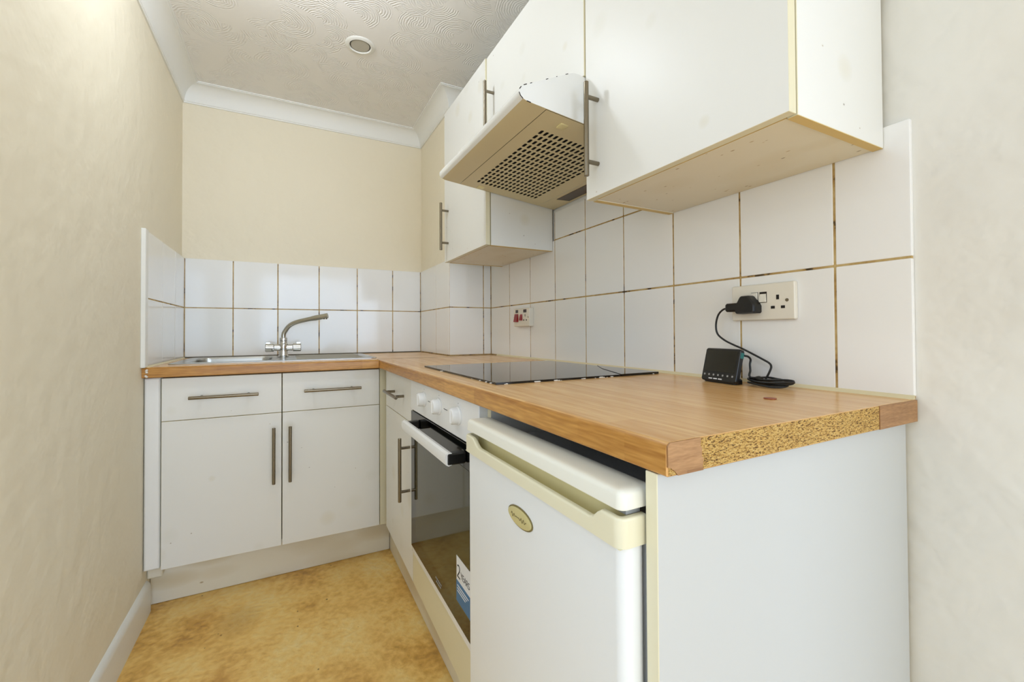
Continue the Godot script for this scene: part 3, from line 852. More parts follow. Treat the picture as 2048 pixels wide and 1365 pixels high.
func build_base_units() -> void:
	# sink unit: two drawer fronts over two doors
	var zd := 0.63
	var xl := -1.3787; var xm := -0.9873; var xr := -0.5996
	var t := thing("sink_cabinet", "white double base cabinet under the sink with two drawer fronts and bar handles", "cabinet", V(-0.99, -0.75, 0.3))
	carcass(V(xl + 0.001, -0.742, 0.02), V(xr - 0.001, -0.0388, zd - 0.022), 2, 1, t, M.door)
	sbox("gap_shade", V(xl + 0.002, -0.062, zd - 0.0215), V(xr - 0.002, -0.0389, zd - 0.0195), M.backing_and_gap, t, 0.0)  # dark strip painting the shade in the gap under the worktop
	var g := 0.0016
	for s in [[xl, xm, -1.180, -1.0157], [xm, xr, -0.795, -0.9576]]:
		var d := board("drawer_front", V(s[0] + g, -0.2010, zd - 0.018), V(s[1] - g, -0.0432, zd), 2, M.door, M.edge, t)
		bar_handle(V(s[2], -0.1175, zd), Vector3.RIGHT, Vector3.BACK, d)
		d = board("door", V(s[0] + g, -0.7415, zd - 0.018), V(s[1] - g, -0.2028, zd), 2, M.door, M.edge, t)
		bar_handle(V(s[3], -0.368, zd), Vector3.UP, Vector3.BACK, d)
	# filler against the wall
	var b := MB.new()
	plate(b, -1.4285, -1.3800, -0.738, -0.0388, 0.004, [[0.0, zd - 0.06], [0.0, zd - 0.013], [0.0015, zd - 0.005], [0.005, zd - 0.001], [0.009, zd]], Vector3.RIGHT, Vector3.UP, Vector3.BACK, Vector3(0, H, 0))
	tag(obj("filler_strip", b, M.filler, null), "narrow rounded white filler strip between the left wall and the sink cabinet", "filler strip")
	var pl := thing("plinth", "scuffed cream plinth board under the sink cabinet", "plinth", V(-1.0, -H, 0.52))
	sbox("board", V(-1.4285, -H + 0.001, 0.512), V(-0.5365, -0.7435, 0.53), M.plinth, pl, 0.0015)
	sbox("corner_block", V(-1.4285, -0.791, 0.5305), V(-1.3835, -0.7395, 0.574), M.plinth, pl, 0.004)
	b = MB.new()
	b.lathe([Vector2(0.018, 0.0), Vector2(0.018, 0.165)], V(-0.5435, -H + 0.001, 0.511), Vector3.UP, 24)
	obj("worn_end", b, M.plinth, pl)
	# narrow unit in the long run, drawer over door
	var X := -0.585
	sbox("corner_post", V(-0.5985, -0.742, 0.598), V(-0.558, -0.0387, 0.629), M.edge, null, 0.001)
	tag(get_node("corner_post"), "cream corner post between the sink cabinet and the narrow drawer cabinet", "corner post")
	var n := thing("drawer_cabinet", "narrow white base cabinet with one drawer and door between the corner post and oven", "cabinet", V(-0.3, -0.75, 0.92))
	carcass(V(X + 0.022, -0.73, 0.703), V(-0.015, -0.0388, 1.146), 0, -1, n, M.door)
	var d := board("drawer_front", V(X, -0.1945, 0.7005), V(X + 0.018, -0.042, 1.1465), 0, M.door, M.edge, n)
	bar_handle(V(X, -0.1155, 0.945), Vector3.BACK, Vector3.LEFT, d, 0.216, 0.15)
	b = MB.new()
	var e := MB.new()
	var q := [V(X, -0.721, 0.7005), V(X, -0.736, 1.1465), V(X, -0.1965, 1.1465), V(X, -0.1965, 0.7005)]
	var k := Vector3(0.018, 0, 0)
	b.quad(q[0], q[1], q[2], q[3], Vector3.LEFT); b.quad(q[0] + k, q[1] + k, q[2] + k, q[3] + k, Vector3.RIGHT)
	for i in 4:
		var j := (i + 1) % 4
		e.quad(q[i], q[j], q[j] + k, q[i] + k, (q[i] + q[j]) * 0.5 - V(X, -0.46, 0.92))
	d = obj("door", [[b, M.door], [e, M.edge]], null, n)
	bar_handle(V(X, -0.36, 1.108), Vector3.UP, Vector3.LEFT, d, 0.222, 0.152)
	# housing round the oven
	var h := thing("oven_housing", "white cabinet housing round the built-in oven with a plain cream panel below it", "cabinet", V(-0.3, -0.76, 1.45))
	board("side_panel", V(-0.566, -0.74, 1.1475), V(-0.02, -0.0388, 1.1495), 2, M.door, M.edge, h)
	board("side_panel", V(-0.572, -0.76, 1.7435), V(-0.02, -0.0388, 1.7615), 2, M.door, M.edge, h)
	b = MB.new(); e = MB.new()
	q = [V(X, -0.736, 1.150), V(X, -0.7605, 1.7605), V(X, -0.6325, 1.7605), V(X, -0.627, 1.150)]
	b.quad(q[0], q[1], q[2], q[3], Vector3.LEFT); b.quad(q[0] + k, q[1] + k, q[2] + k, q[3] + k, Vector3.RIGHT)
	for i in 4:
		var j := (i + 1) % 4
		e.quad(q[i], q[j], q[j] + k, q[i] + k, (q[i] + q[j]) * 0.5 - V(X, -0.69, 1.45))
	obj("lower_panel", [[b, M.edge], [e, M.edge]], null, h)
	var p2 := obj("plinth", box_mb(V(-0.535, -H + 0.001, 0.535), V(-0.518, -0.765, 1.762)), M.plinth, null)
	tag(p2, "dirty plinth board set back under the drawer cabinet and oven", "plinth")
	# gable at the open end
	var ep := thing("end_panel", "tall white end panel with a cream front edge beside the fridge", "panel", V(-0.3, -H, 2.264))
	board("panel", V(-0.6045, -H + 0.001, 2.2555), V(-0.001, -0.0388, 2.2735), 2, M.gable, M.edge, ep)

func box_mb(lo: Vector3, hi: Vector3, ch := 0.001) -> MB:
	var b := MB.new(); b.box(lo, hi, ch); return b

func build_oven() -> void:
	var X := -0.592
	var z0 := 1.1515; var z1 := 1.7415
	var t := thing("built_in_oven", "white built-in electric oven with black glass door and three knobs", "oven", V(-0.3, -0.62, 1.447))
	sbox("body", V(X + 0.03, -0.625, z0 + 0.02), V(-0.06, -0.05, z1 - 0.02), M.dark, t)
	var fa := sbox("control_panel", V(X, -0.1415, z0), V(X + 0.03, -0.0405, z1), M.enamel, t, 0.0015)
	var kz := [1.312, 1.459, 1.612]
	for z in kz:
		var b := MB.new()
		b.lathe([Vector2(0.0235, 0.0), Vector2(0.0235, 0.003), Vector2(0.0215, 0.005), Vector2(0.0205, 0.018), Vector2(0.018, 0.0215), Vector2(0.0, 0.0215)], V(X, -0.0865, z), Vector3.LEFT, 32)
		b.box(V(X - 0.0235, -0.0865 - 0.0175, z - 0.0035), V(X - 0.016, -0.0865 + 0.0175, z + 0.0035), 0.0015)
		obj("knob", b, M.enamel, t)
	for z in [[1.352, 1.378], [1.50, 1.53]]:
		sbox("dial_mark", V(X - 0.0004, -0.0874, z[0]), V(X + 0.001, -0.0858, z[1]), M.ink, fa, 0.0)
	for z in kz:
		sbox("dial_dot", V(X - 0.0004, -0.0575, z - 0.0015), V(X + 0.001, -0.0545, z + 0.0015), M.grey_mark, fa, 0.0)
	# door
	var dm := MB.new()
	plate(dm, z0 + 0.001, z1 - 0.001, -0.606, -0.1455, 0.003, [[0.0, 0.0], [0.0, -0.022], [0.0012, -0.0235]], Vector3.BACK, Vector3.UP, Vector3.RIGHT, Vector3(X + 0.0235, H, 0))
	var door := obj("door", dm, M.black_glass, t)
	var gm := MB.new()
	gm.box(V(X - 0.0006, -0.555, z0 + 0.058), V(X + 0.002, -0.205, z1 - 0.058), 0.0)
	obj("glass", gm, M.oven_glass, door)
	sbox("lower_trim", V(X + 0.002, -0.6265, z0), V(X + 0.022, -0.609, z1), M.enamel, t, 0.001)
	# handle: a white bar on deep black brackets
	var h := MB.new()
	h.extrude(PackedVector2Array([Vector2(X - 0.05, -0.164), Vector2(X - 0.044, -0.1605), Vector2(X - 0.036, -0.162), Vector2(X - 0.036, -0.190), Vector2(X - 0.044, -0.1925), Vector2(X - 0.050, -0.189), Vector2(X - 0.0525, -0.1765)]), Vector3.RIGHT, Vector3.UP, Vector3.BACK, 1.235, 1.664, Vector3(0, H, 0))
	var hb := obj("handle", h, M.enamel, door)
	for z in [[1.238, 1.262], [1.6425, 1.6665]]:
		sbox("bracket", V(X - 0.047, -0.190, z[0]), V(X, -0.163, z[1]), M.black, hb, 0.003)
	sbox("bracket", V(X - 0.037, -0.186, 1.25), V(X - 0.033, -0.168, 1.65), M.black, hb, 0.001)
	# sticker and small printed mark on the glass
	var st := sbox("sticker", V(X - 0.0012, -0.497, 1.598), V(X, -0.437, 1.690), M.white_mark, door, 0.0)
	sbox("band", V(X - 0.0018, -0.548, 1.598), V(X - 0.0001, -0.4965, 1.690), M.blue, st, 0.0)
	lettering("2", 0.044, V(X - 0.0014, -0.472, 1.614), st, M.ink)
	lettering("YEARS", 0.021, V(X - 0.0014, -0.474, 1.657), st, M.ink)
	for i in 3:
		sbox("print_line", V(X - 0.0022, -0.508 - i * 0.007, 1.606), V(X - 0.0016, -0.5055 - i * 0.007, 1.68 - i * 0.01), M.white_mark, st, 0.0)
	for i in 2:
		var b := MB.new()
		for k in 5 - i:
			b.box(V(X - 0.0008, -0.5805 - i * 0.009, 1.425 + k * 0.011 + i * 0.005), V(X - 0.0001, -0.5765 - i * 0.009, 1.432 + k * 0.011 + i * 0.005), 0.0)
		obj("printed_mark", b, M.grey_mark, door)

func lettering(text: String, size: float, at: Vector3, parent: Node, m, turn := Vector3(0, -90, 0)) -> void:
	# flat raised print, centred at a point, on a face that looks towards -x
	var tm := TextMesh.new()
	tm.text = text; tm.font_size = 64; tm.pixel_size = size / 64.0; tm.depth = 0.0004
	var sf := SystemFont.new(); sf.font_names = PackedStringArray(["Droid Sans"]); tm.font = sf
	tm.material = m
	var mi := MeshInstance3D.new(); mi.name = "lettering"; mi.mesh = tm
	parent.add_child(mi, true)
	mi.position = at - origin_of(parent)
	mi.rotation_degrees = turn

func build_fridge() -> void:
	var z0 := 1.778; var z1 := 2.2505; var X := -0.634
	var t := thing("fridge", "small white under-counter fridge with yellowed lid and handle band", "fridge", V(-0.33, -H, 2.02))
	sbox("body", V(-0.592, -0.895, z0 + 0.004), V(-0.07, -0.105, z1 - 0.004), M.appliance, t, 0.004)
	for z in [z0 + 0.04, z1 - 0.04]:
		for x in [-0.56, -0.11]:
			var b := MB.new(); b.lathe([Vector2(0.0, 0.0), Vector2(0.018, 0.0), Vector2(0.016, 0.016)], V(x, -H + 0.0005, z), Vector3.UP, 14)
			obj("foot", b, M.black, t)
	# lid
	var b := MB.new()
	plate(b, -0.6375, -0.580, z0 - 0.001, z1 + 0.001, 0.011, [[0.013, -0.0872], [0.003, -0.0838], [0.0005, -0.0825], [0.0, -0.0805], [0.001, -0.0675], [0.0022, -0.0640], [0.005, -0.0615], [0.009, -0.0603], [0.016, -0.0600]], Vector3.RIGHT, Vector3.BACK, Vector3.UP, Vector3(0, H, 0), 6)
	obj("lid", b, M.lid, t)
	sbox("hinge", V(-0.622, -0.0921, z1 - 0.022), V(-0.600, -0.0835, z1 - 0.008), M.grey_mark, t, 0.0005)
	# door
	b = MB.new()
	var rings := []
	var foot := func(inset: float, y: float) -> PackedVector3Array:
		var r := PackedVector3Array()
		for q in rrect(X + inset, -0.597, z0 + inset, z1 - inset, 0.014, 6): r.append(V(q.x, y, q.y))
		return r
	for k in [[0.004, -0.88], [0.0, -0.876], [0.0, -0.1245]]: rings.append(foot.call(k[0], k[1]))
	b.loft(rings)
	var d := obj("door", b, M.appliance, t)
	# band: outer wall with a scooped rim, following the door's front and rounded corners
	b = MB.new()
	var path := []
	var Xo := X - 0.006; var r0 := 0.013
	path.append(Vector2(-0.600, z1 + 0.002))
	for i in 7:
		var a := PI * 0.5 + PI * 0.5 * i / 6.0
		path.append(Vector2(Xo + r0 + r0 * cos(a), z1 + 0.002 - r0 + r0 * sin(a)))
	for i in 60:
		path.append(Vector2(Xo, lerpf(z1 + 0.002 - r0, z0 - 0.002 + r0, (i + 1) / 61.0)))
	for i in 7:
		var a := PI + PI * 0.5 * i / 6.0
		path.append(Vector2(Xo + r0 + r0 * cos(a), z0 - 0.002 + r0 + r0 * sin(a)))
	path.append(Vector2(-0.600, z0 - 0.002))
	var top := func(z: float) -> float:
		var a := smoothstep(1.812, 1.848, z) * (1.0 - smoothstep(2.196, 2.219, z))
		return lerpf(-0.0912, -0.1060, a)
	var n := path.size()
	var ring := []
	for i in n:
		var e: Vector2 = (path[min(i + 1, n - 1)] - path[max(i - 1, 0)]).normalized()
		var inn := Vector2(-e.y, e.x)
		var mid := Vector2(-0.6, (z0 + z1) * 0.5)
		if inn.dot(mid - path[i]) < 0.0: inn = -inn
		var y: float = top.call(path[i].y)
		var R := PackedVector3Array()
		for s in [[0.0, -0.1255], [0.0, y - 0.003], [0.0012, y - 0.0008], [0.003, y], [0.008, y], [0.0095, y - 0.001], [0.0105, -0.1225]]:
			var q: Vector2 = path[i] + inn * s[0]
			R.append(V(q.x, s[1], q.y))
		ring.append(R)
	for i in n - 1:
		for k in 6:
			var c: Vector3 = (ring[i][k] + ring[i + 1][k + 1]) * 0.5
			var e2: Vector3 = ring[i + 1][k] - ring[i][k]
			var e3: Vector3 = ring[i][k + 1] - ring[i][k]
			var out := e2.cross(e3)
			var want: Vector3 = Vector3.UP if k in [2, 3, 4] else ((c - V(-0.56, -0.11, 2.02)) * (1.0 if k < 2 else -1.0))
			if out.dot(want) < 0.0: out = -out
			b.quad(ring[i][k], ring[i + 1][k], ring[i + 1][k + 1], ring[i][k + 1], out)
	b.quad(V(Xo + 0.001, -0.1255, z0), V(Xo + 0.001, -0.1255, z1), V(-0.6, -0.1255, z1), V(-0.6, -0.1255, z0), Vector3.DOWN)
	var band := obj("handle_band", b, M.aged, d)
	tag(band, "yellowed cream plastic band with a scooped hand grip")
	b = MB.new()
	b.quad(V(X + 0.003, -0.1225, z0 + 0.002), V(X + 0.003, -0.1225, z1 - 0.002), V(-0.608, -0.119, z1 - 0.002), V(-0.608, -0.119, z0 + 0.002), Vector3.UP)
	b.box(V(-0.612, -0.123, z0 + 0.002), V(-0.597, -0.0925, z1 - 0.002), 0.001)
	obj("grip_recess", b, M.aged_deep, d)
	# oval badge
	var oval := func(a: float, c: float, x: float) -> PackedVector3Array:
		var r := PackedVector3Array()
		for i in 36:
			var f := TAU * i / 36.0
			r.append(V(x, -0.181 + c * sin(f), 2.0085 + a * cos(f)))
		return r
	b = MB.new()
	b.loft([oval.call(0.041, 0.0165, X + 0.0005), oval.call(0.041, 0.0165, X - 0.001), oval.call(0.0405, 0.016, X - 0.0014)], false, true)
	var bd := obj("badge", b, M.badge_rim, d)
	b = MB.new()
	b.loft([oval.call(0.0385, 0.0142, X - 0.0012), oval.call(0.0382, 0.0139, X - 0.0028), oval.call(0.036, 0.0118, X - 0.0038)], false, true)
	obj("plaque", b, M.badge, bd)
	b = MB.new()
	var scr := []
	for i in 60:
		var u := i / 59.0
		scr.append(V(X - 0.0039, -0.181 + 0.0034 * sin(u * 40.0) * (0.5 + 0.5 * sin(u * 9.0 + 1.0)), 1.984 + u * 0.05))
	b.tube(scr, 0.0007, 6)
	obj("embossed_script", b, M.badge_rim, bd)

func build_wall_units() -> void:
	var T := 1.163
	var cab := func(label: String, z0: float, z1: float, y0: float, xf: float, xr: float) -> Node3D:
		var t := thing("wall_cabinet", label, "wall cabinet", V(-0.14, y0, (z0 + z1) * 0.5))
		var d := 0.017
		board("side_panel", V(xf + 0.021, y0, z0 + 0.0005), V(xr, T, z0 + d), 2, M.door, M.edge, t)
		board("side_panel", V(xf + 0.021, y0, z1 - d), V(xr, T, z1 - 0.0005), 2, M.door, M.edge, t)
		for zz in [z0 + 0.0008, z1 - d + 0.0003]:
			sbox("bare_edge", V(xf + 0.0215, y0 - 0.0004, zz), V(xr - 0.0005, y0 + 0.0002, zz + d - 0.0011), M.raw, t, 0.0)
		board("base_panel", V(xf + 0.021, y0 + 0.0015, z0 + d + 0.0006), V(xr, y0 + 0.018, z1 - d - 0.0006), 1, M.under, M.raw, t)
		board("top_panel", V(xf + 0.021, T - 0.017, z0 + d + 0.0006), V(xr, T, z1 - d - 0.0006), 1, M.door, M.edge, t)
		sbox("back_panel", V(xr - 0.004, y0 + 0.019, z0 + d + 0.001), V(xr - 0.001, T - 0.018, z1 - d - 0.001), M.door, t, 0.0)
		return t
	var xf := -0.294
	# near
	var t: Node3D = cab.call("large white wall cabinet nearest the room, standing over the double socket", 1.7475, 2.2486, 0.455, xf, -0.001)
	var d := board("door", V(xf, 0.456, 1.7475), V(xf + 0.018, T + 0.002, 2.2475), 0, M.door, M.edge, t)
	bar_handle(V(xf, 0.612, 1.7955), Vector3.UP, Vector3.LEFT, d, 0.23, 0.158)
	# over the hood: short cabinet
	t = cab.call("short white wall cabinet directly above the cooker hood", 1.1425, 1.7455, 0.785, xf - 0.003, -0.001)
	d = board("door", V(xf - 0.003, 0.7785, 1.1435), V(xf + 0.015, T + 0.002, 1.745), 0, M.door, M.edge, t)
	bar_handle(V(xf - 0.003, 0.925, 1.205), Vector3.UP, Vector3.LEFT, d, 0.226, 0.152)
	# far
	t = cab.call("white wall cabinet in the far corner beyond the cooker hood", 0.664, 1.1405, 0.4532, xf - 0.008, -0.001)
	d = board("door", V(xf - 0.009, 0.4535, 0.664), V(xf + 0.009, T + 0.002, 1.1425), 0, M.door, M.edge, t)
	bar_handle(V(xf - 0.009, 0.612, 0.716), Vector3.UP, Vector3.LEFT, d, 0.22, 0.15)

func build_hood() -> void:
	var z0 := 1.1465; var z1 := 1.744
	var t := thing("cooker_hood", "white metal cooker hood with a slotted grille between the wall cabinets", "cooker hood", V(-0.2, 0.66, 1.445))
	var Y := func(x: float) -> float: return 0.622 - 0.1066 * x
	# outline of the side: rounded nose, sloping top, near-flat underside
	var nose := [Vector2(-0.455, 0.6705), Vector2(-0.466, 0.6718), Vector2(-0.476, 0.675), Vector2(-0.483, 0.6805), Vector2(-0.4865, 0.688), Vector2(-0.4855, 0.696), Vector2(-0.481, 0.7025), Vector2(-0.474, 0.708), Vector2(-0.466, 0.712)]
	var topp := [Vector2(-0.345, 0.770), Vector2(-0.335, 0.7745), Vector2(-0.326, 0.7765), Vector2(-0.312, 0.7765), Vector2(-0.300, 0.7745), Vector2(-0.0005, 0.7745)]
	var full := PackedVector2Array([Vector2(-0.0005, 0.6225), Vector2(-0.41, 0.6658)])
	var shell := PackedVector2Array([Vector2(-0.0005, 0.6225), Vector2(-0.0715, Y.call(-0.0715)), Vector2(-0.0715, 0.665), Vector2(-0.41, 0.70), Vector2(-0.41, 0.6658)])
	for q in nose + topp:
		full.append(q); shell.append(q)
	var b := MB.new()
	b.extrude(shell, Vector3.RIGHT, Vector3.UP, Vector3.BACK, z0 + 0.0025, z1 - 0.0025, Vector3(0, H, 0), false, false)
	b.extrude(full, Vector3.RIGHT, Vector3.UP, Vector3.BACK, z0, z0 + 0.0025, Vector3(0, H, 0))
	b.extrude(full, Vector3.RIGHT, Vector3.UP, Vector3.BACK, z1 - 0.0025, z1, Vector3(0, H, 0))
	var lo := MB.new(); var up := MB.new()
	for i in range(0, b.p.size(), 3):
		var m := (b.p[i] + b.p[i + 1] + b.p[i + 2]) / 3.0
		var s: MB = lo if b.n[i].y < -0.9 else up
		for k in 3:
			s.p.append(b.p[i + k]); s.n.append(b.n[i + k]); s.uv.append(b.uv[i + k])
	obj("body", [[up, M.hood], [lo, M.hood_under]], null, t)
	# paint chipped off along the edge of the near end
	var run := []
	for q in nose + topp: run.append(V(q.x, q.y, z1))
	for k in [[0, 1], [2, 4], [5, 6], [7, 8]]:
		var seg := []
		for i in range(k[0], k[1] + 1): seg.append(run[i])
		b = MB.new(); b.tube(seg, 0.0011, 6)
		obj("paint_chip", b, M.dark, t)
	for k in [[0.08, 0.12], [0.45, 0.5], [0.7, 0.72], [0.93, 0.99]]:
		b = MB.new(); b.tube([run[8].lerp(run[9], k[0]), run[8].lerp(run[9], k[1])], 0.0009, 6)
		obj("paint_chip", b, M.dark, t)
	# slotted plate
	var zc := 1.4284; var xc := -0.2448
	var nx := 16; var nz := 15
	var px := 0.01573; var pz := 0.0302
	var a := 0.0120; var r := 0.0050
	var P := func(x: float, z: float, o: float) -> Vector3: return V(x, Y.call(x) + o, z)
	b = MB.new()
	var X0 := xc - px * nx * 0.5; var X1 := xc + px * nx * 0.5
	var Z0 := zc - pz * nz * 0.5; var Z1 := zc + pz * nz * 0.5
	for s in [[-0.4085, -0.0725, z0 + 0.004, Z0], [-0.4085, -0.0725, Z1, z1 - 0.004], [-0.4085, X0, Z0, Z1], [X1, -0.0725, Z0, Z1]]:
		b.quad(P.call(s[0], s[2], 0), P.call(s[1], s[2], 0), P.call(s[1], s[3], 0), P.call(s[0], s[3], 0), Vector3.DOWN)
	for i in nx:
		for j in nz:
			var cx := X0 + (i + 0.5) * px; var cz := Z0 + (j + 0.5) * pz
			var inn := []; var outr := []
			for k in 16:
				var f := TAU * k / 16.0
				var dx := cos(f); var dz := sin(f)
				inn.append(Vector2(cx + dx * r, cz + dz * r + signf(dz if absf(dz) > 0.01 else 0.0) * (a - r)))
				# matching point on the cell's border
				var qx := clampf(dx * 1.4142, -1, 1); var qz := clampf(dz * 1.4142, -1, 1)
				outr.append(Vector2(cx + qx * px * 0.5, cz + qz * pz * 0.5))
			for k in 16:
				var l := (k + 1) % 16
				b.quad(P.call(inn[k].x, inn[k].y, 0), P.call(inn[l].x, inn[l].y, 0), P.call(outr[l].x, outr[l].y, 0), P.call(outr[k].x, outr[k].y, 0), Vector3.DOWN)
				b.quad(P.call(inn[k].x, inn[k].y, 0), P.call(inn[l].x, inn[l].y, 0), P.call(inn[l].x, inn[l].y, 0.0015), P.call(inn[k].x, inn[k].y, 0.0015), Vector3(cx - inn[k].x, 0, cz - inn[k].y))
	obj("grille", b, M.hood_under, t)
	b = MB.new()
	b.quad(P.call(-0.405, z0 + 0.006, 0.009), P.call(-0.075, z0 + 0.006, 0.009), P.call(-0.075, z1 - 0.006, 0.009), P.call(-0.405, z1 - 0.006, 0.009), Vector3.DOWN)
	obj("grease_filter", b, M.dark, t)
	b = MB.new()
	b.quad(P.call(-0.057, 1.255, -0.0012), P.call(-0.012, 1.275, -0.0012), P.call(-0.012, 1.60, -0.0012), P.call(-0.057, 1.62, -0.0012), Vector3.DOWN)
	b.quad(P.call(-0.057, 1.255, -0.0012), P.call(-0.057, 1.62, -0.0012), P.call(-0.057, 1.62, 0.001), P.call(-0.057, 1.255, 0.001), Vector3.LEFT)
	obj("lamp_cover", b, M.lamp_cover, t)
	for z in [1.168, 1.700]:
		var lt := MB.new()
		plate(lt, -0.347, -0.322, z - 0.013, z + 0.013, 0.004, [[0.0, 0.001], [0.0, -0.0015], [0.0025, -0.003]], Vector3.RIGHT, Vector3.BACK, Vector3.UP, V(0, Y.call(-0.335), 0))
		obj("latch", lt, M.aged_deep, t)

func build_hob() -> void:
	var t := thing("hob", "black ceramic glass hob let into the worktop, cracked at its near wall corner", "hob", V(-0.29, 0, 1.445))
	var b := MB.new()
	var y0 := 0.0004; var y1 := 0.0052
	var poly := PackedVector2Array([Vector2(-0.5456, 1.1566), Vector2(-0.0346, 1.1566), Vector2(-0.0346, 1.46), Vector2(-0.1000, 1.5655), Vector2(-0.1745, 1.7353), Vector2(-0.5456, 1.7353)])
	b.extrude(poly, Vector3.RIGHT, Vector3.BACK, Vector3.UP, y0, y1, Vector3(0, H, 0))
	obj("glass", b, M.black_glass, t, 10.0)
	b = MB.new()
	poly = PackedVector2Array([Vector2(-0.0346, 1.462), Vector2(-0.0346, 1.7353), Vector2(-0.1730, 1.7353), Vector2(-0.0990, 1.5665)])
	b.extrude(poly, Vector3.RIGHT, Vector3.BACK, Vector3.UP, y0, y1 + 0.0012, Vector3(0, H, 0))
	tag(obj("broken_corner", b, M.black_glass, t, 10.0), "cracked-off corner of the glass sitting slightly proud")
	for k in 22:
		var p := Vector2.ZERO
		p = Vector2(rng.randf_range(-0.54, -0.05), 1.7375) if k < 17 else Vector2(-0.5475, rng.randf_range(1.3, 1.72))
		var s := rng.randf_range(0.0008, 0.0024)
		var l := s * rng.randf_range(1.0, 2.6)
		sbox("sealant_crumb", V(p.x - l, 0.0003, p.y - s), V(p.x + l, s * 1.3, p.y + s), M.crumb, t, s * 0.5)

func build_sockets() -> void:
	# double socket: z runs along the wall
	var W := Vector3.LEFT
	var t := thing("double_socket", "cream double wall socket with the black plug in it", "socket", V(-0.005, 0.187, 2.0214))
	var b := MB.new()
	plate(b, 1.9478, 2.0949, 0.1455, 0.2281, 0.004, [[0.0, 0.0006], [0.0, 0.0085], [0.0015, 0.0105], [0.003, 0.011]], Vector3.BACK, Vector3.UP, W, Vector3(0, H, 0))
	obj("plate", b, M.socket, t)
	for k in [[1.9985, 2.0135, 3.0], [2.0185, 2.0335, -7.0]]:
		sbox("switch_gap", V(-0.0116, 0.1852, k[0] - 0.0008), V(-0.0102, 0.2096, k[1] + 0.0008), M.dark, t, 0.0)
		b = MB.new()
		var tilt: float = k[2] * 0.0004
		b.loft([PackedVector3Array([V(-0.0110, 0.186, k[0]), V(-0.0105, 0.186, k[1]), V(-0.0105, 0.2088, k[1]), V(-0.0105, 0.2088, k[0])]), PackedVector3Array([V(-0.0135 + tilt, 0.1864, k[0] + 0.0006), V(-0.0135 + tilt, 0.1864, k[1] - 0.0006), V(-0.0135 - tilt, 0.2084, k[1] - 0.0006), V(-0.0135 - tilt, 0.2084, k[0] + 0.0006)])])
		obj("rocker_switch", b, M.socket, t, 10.0)
	for k in [[2.0555, 2.0615, 0.1905, 0.2008], [2.0435, 2.0520, 0.1705, 0.1765], [2.0655, 2.0740, 0.1705, 0.1765]]:
		sbox("pin_hole", V(-0.0116, k[2], k[0]), V(-0.0100, k[3], k[1]), M.dark, t, 0.0)
	b = MB.new(); b.lathe([Vector2(0.0038, 0.0), Vector2(0.0034, 0.0014), Vector2(0.0, 0.0018)], V(-0.0106, 0.188, 2.0785), W, 16)
	obj("screw", b, M.nickel, t)
	# cooker switch
	var c := thing("cooker_switch", "cream cooker control plate with red rockers on the tiles behind the hob", "switch", V(-0.01, 0.187, 0.906))
	b = MB.new()
	plate(b, 0.8331, 0.979, 0.146, 0.229, 0.004, [[0.0, 0.0006], [0.0, 0.019], [0.0018, 0.021], [0.003, 0.0215]], Vector3.BACK, Vector3.UP, W, Vector3(0, H, 0))
	obj("plate", b, M.socket, c)
	var rock := func(z0: float, z1: float, ya: float, yb: float) -> void:
		var m := MB.new()
		m.loft([PackedVector3Array([V(-0.0212, ya, z0), V(-0.0212, ya, z1), V(-0.0212, yb, z1), V(-0.0212, yb, z0)]), PackedVector3Array([V(-0.0315, ya + 0.001, z0 + 0.0008), V(-0.0315, ya + 0.001, z1 - 0.0008), V(-0.0245, yb - 0.001, z1 - 0.0008), V(-0.0245, yb - 0.001, z0 + 0.0008)])])
		obj("rocker_switch", m, M.red, c, 10.0)
	rock.call(0.846, 0.878, 0.1665, 0.2045)
	rock.call(0.898, 0.916, 0.173, 0.2015)
	for k in [[0.852, 0.876], [0.926, 0.954]]:
		sbox("neon_window", V(-0.0222, 0.2085, k[0]), V(-0.0205, 0.2225, k[1]), M.neon, c, 0.0)
	for k in [[0.9395, 0.9435, 0.190, 0.201], [0.926, 0.933, 0.1715, 0.1775], [0.950, 0.957, 0.1715, 0.1775]]:
		sbox("pin_hole", V(-0.0220, k[2], k[0]), V(-0.0205, k[3], k[1]), M.dark, c, 0.0)
	for z in [0.8385, 0.9685]:
		b = MB.new(); b.lathe([Vector2(0.0036, 0.0), Vector2(0.003, 0.0012), Vector2(0.0, 0.0015)], V(-0.0212, 0.187, z), W, 12)
		obj("screw", b, M.nickel, c)

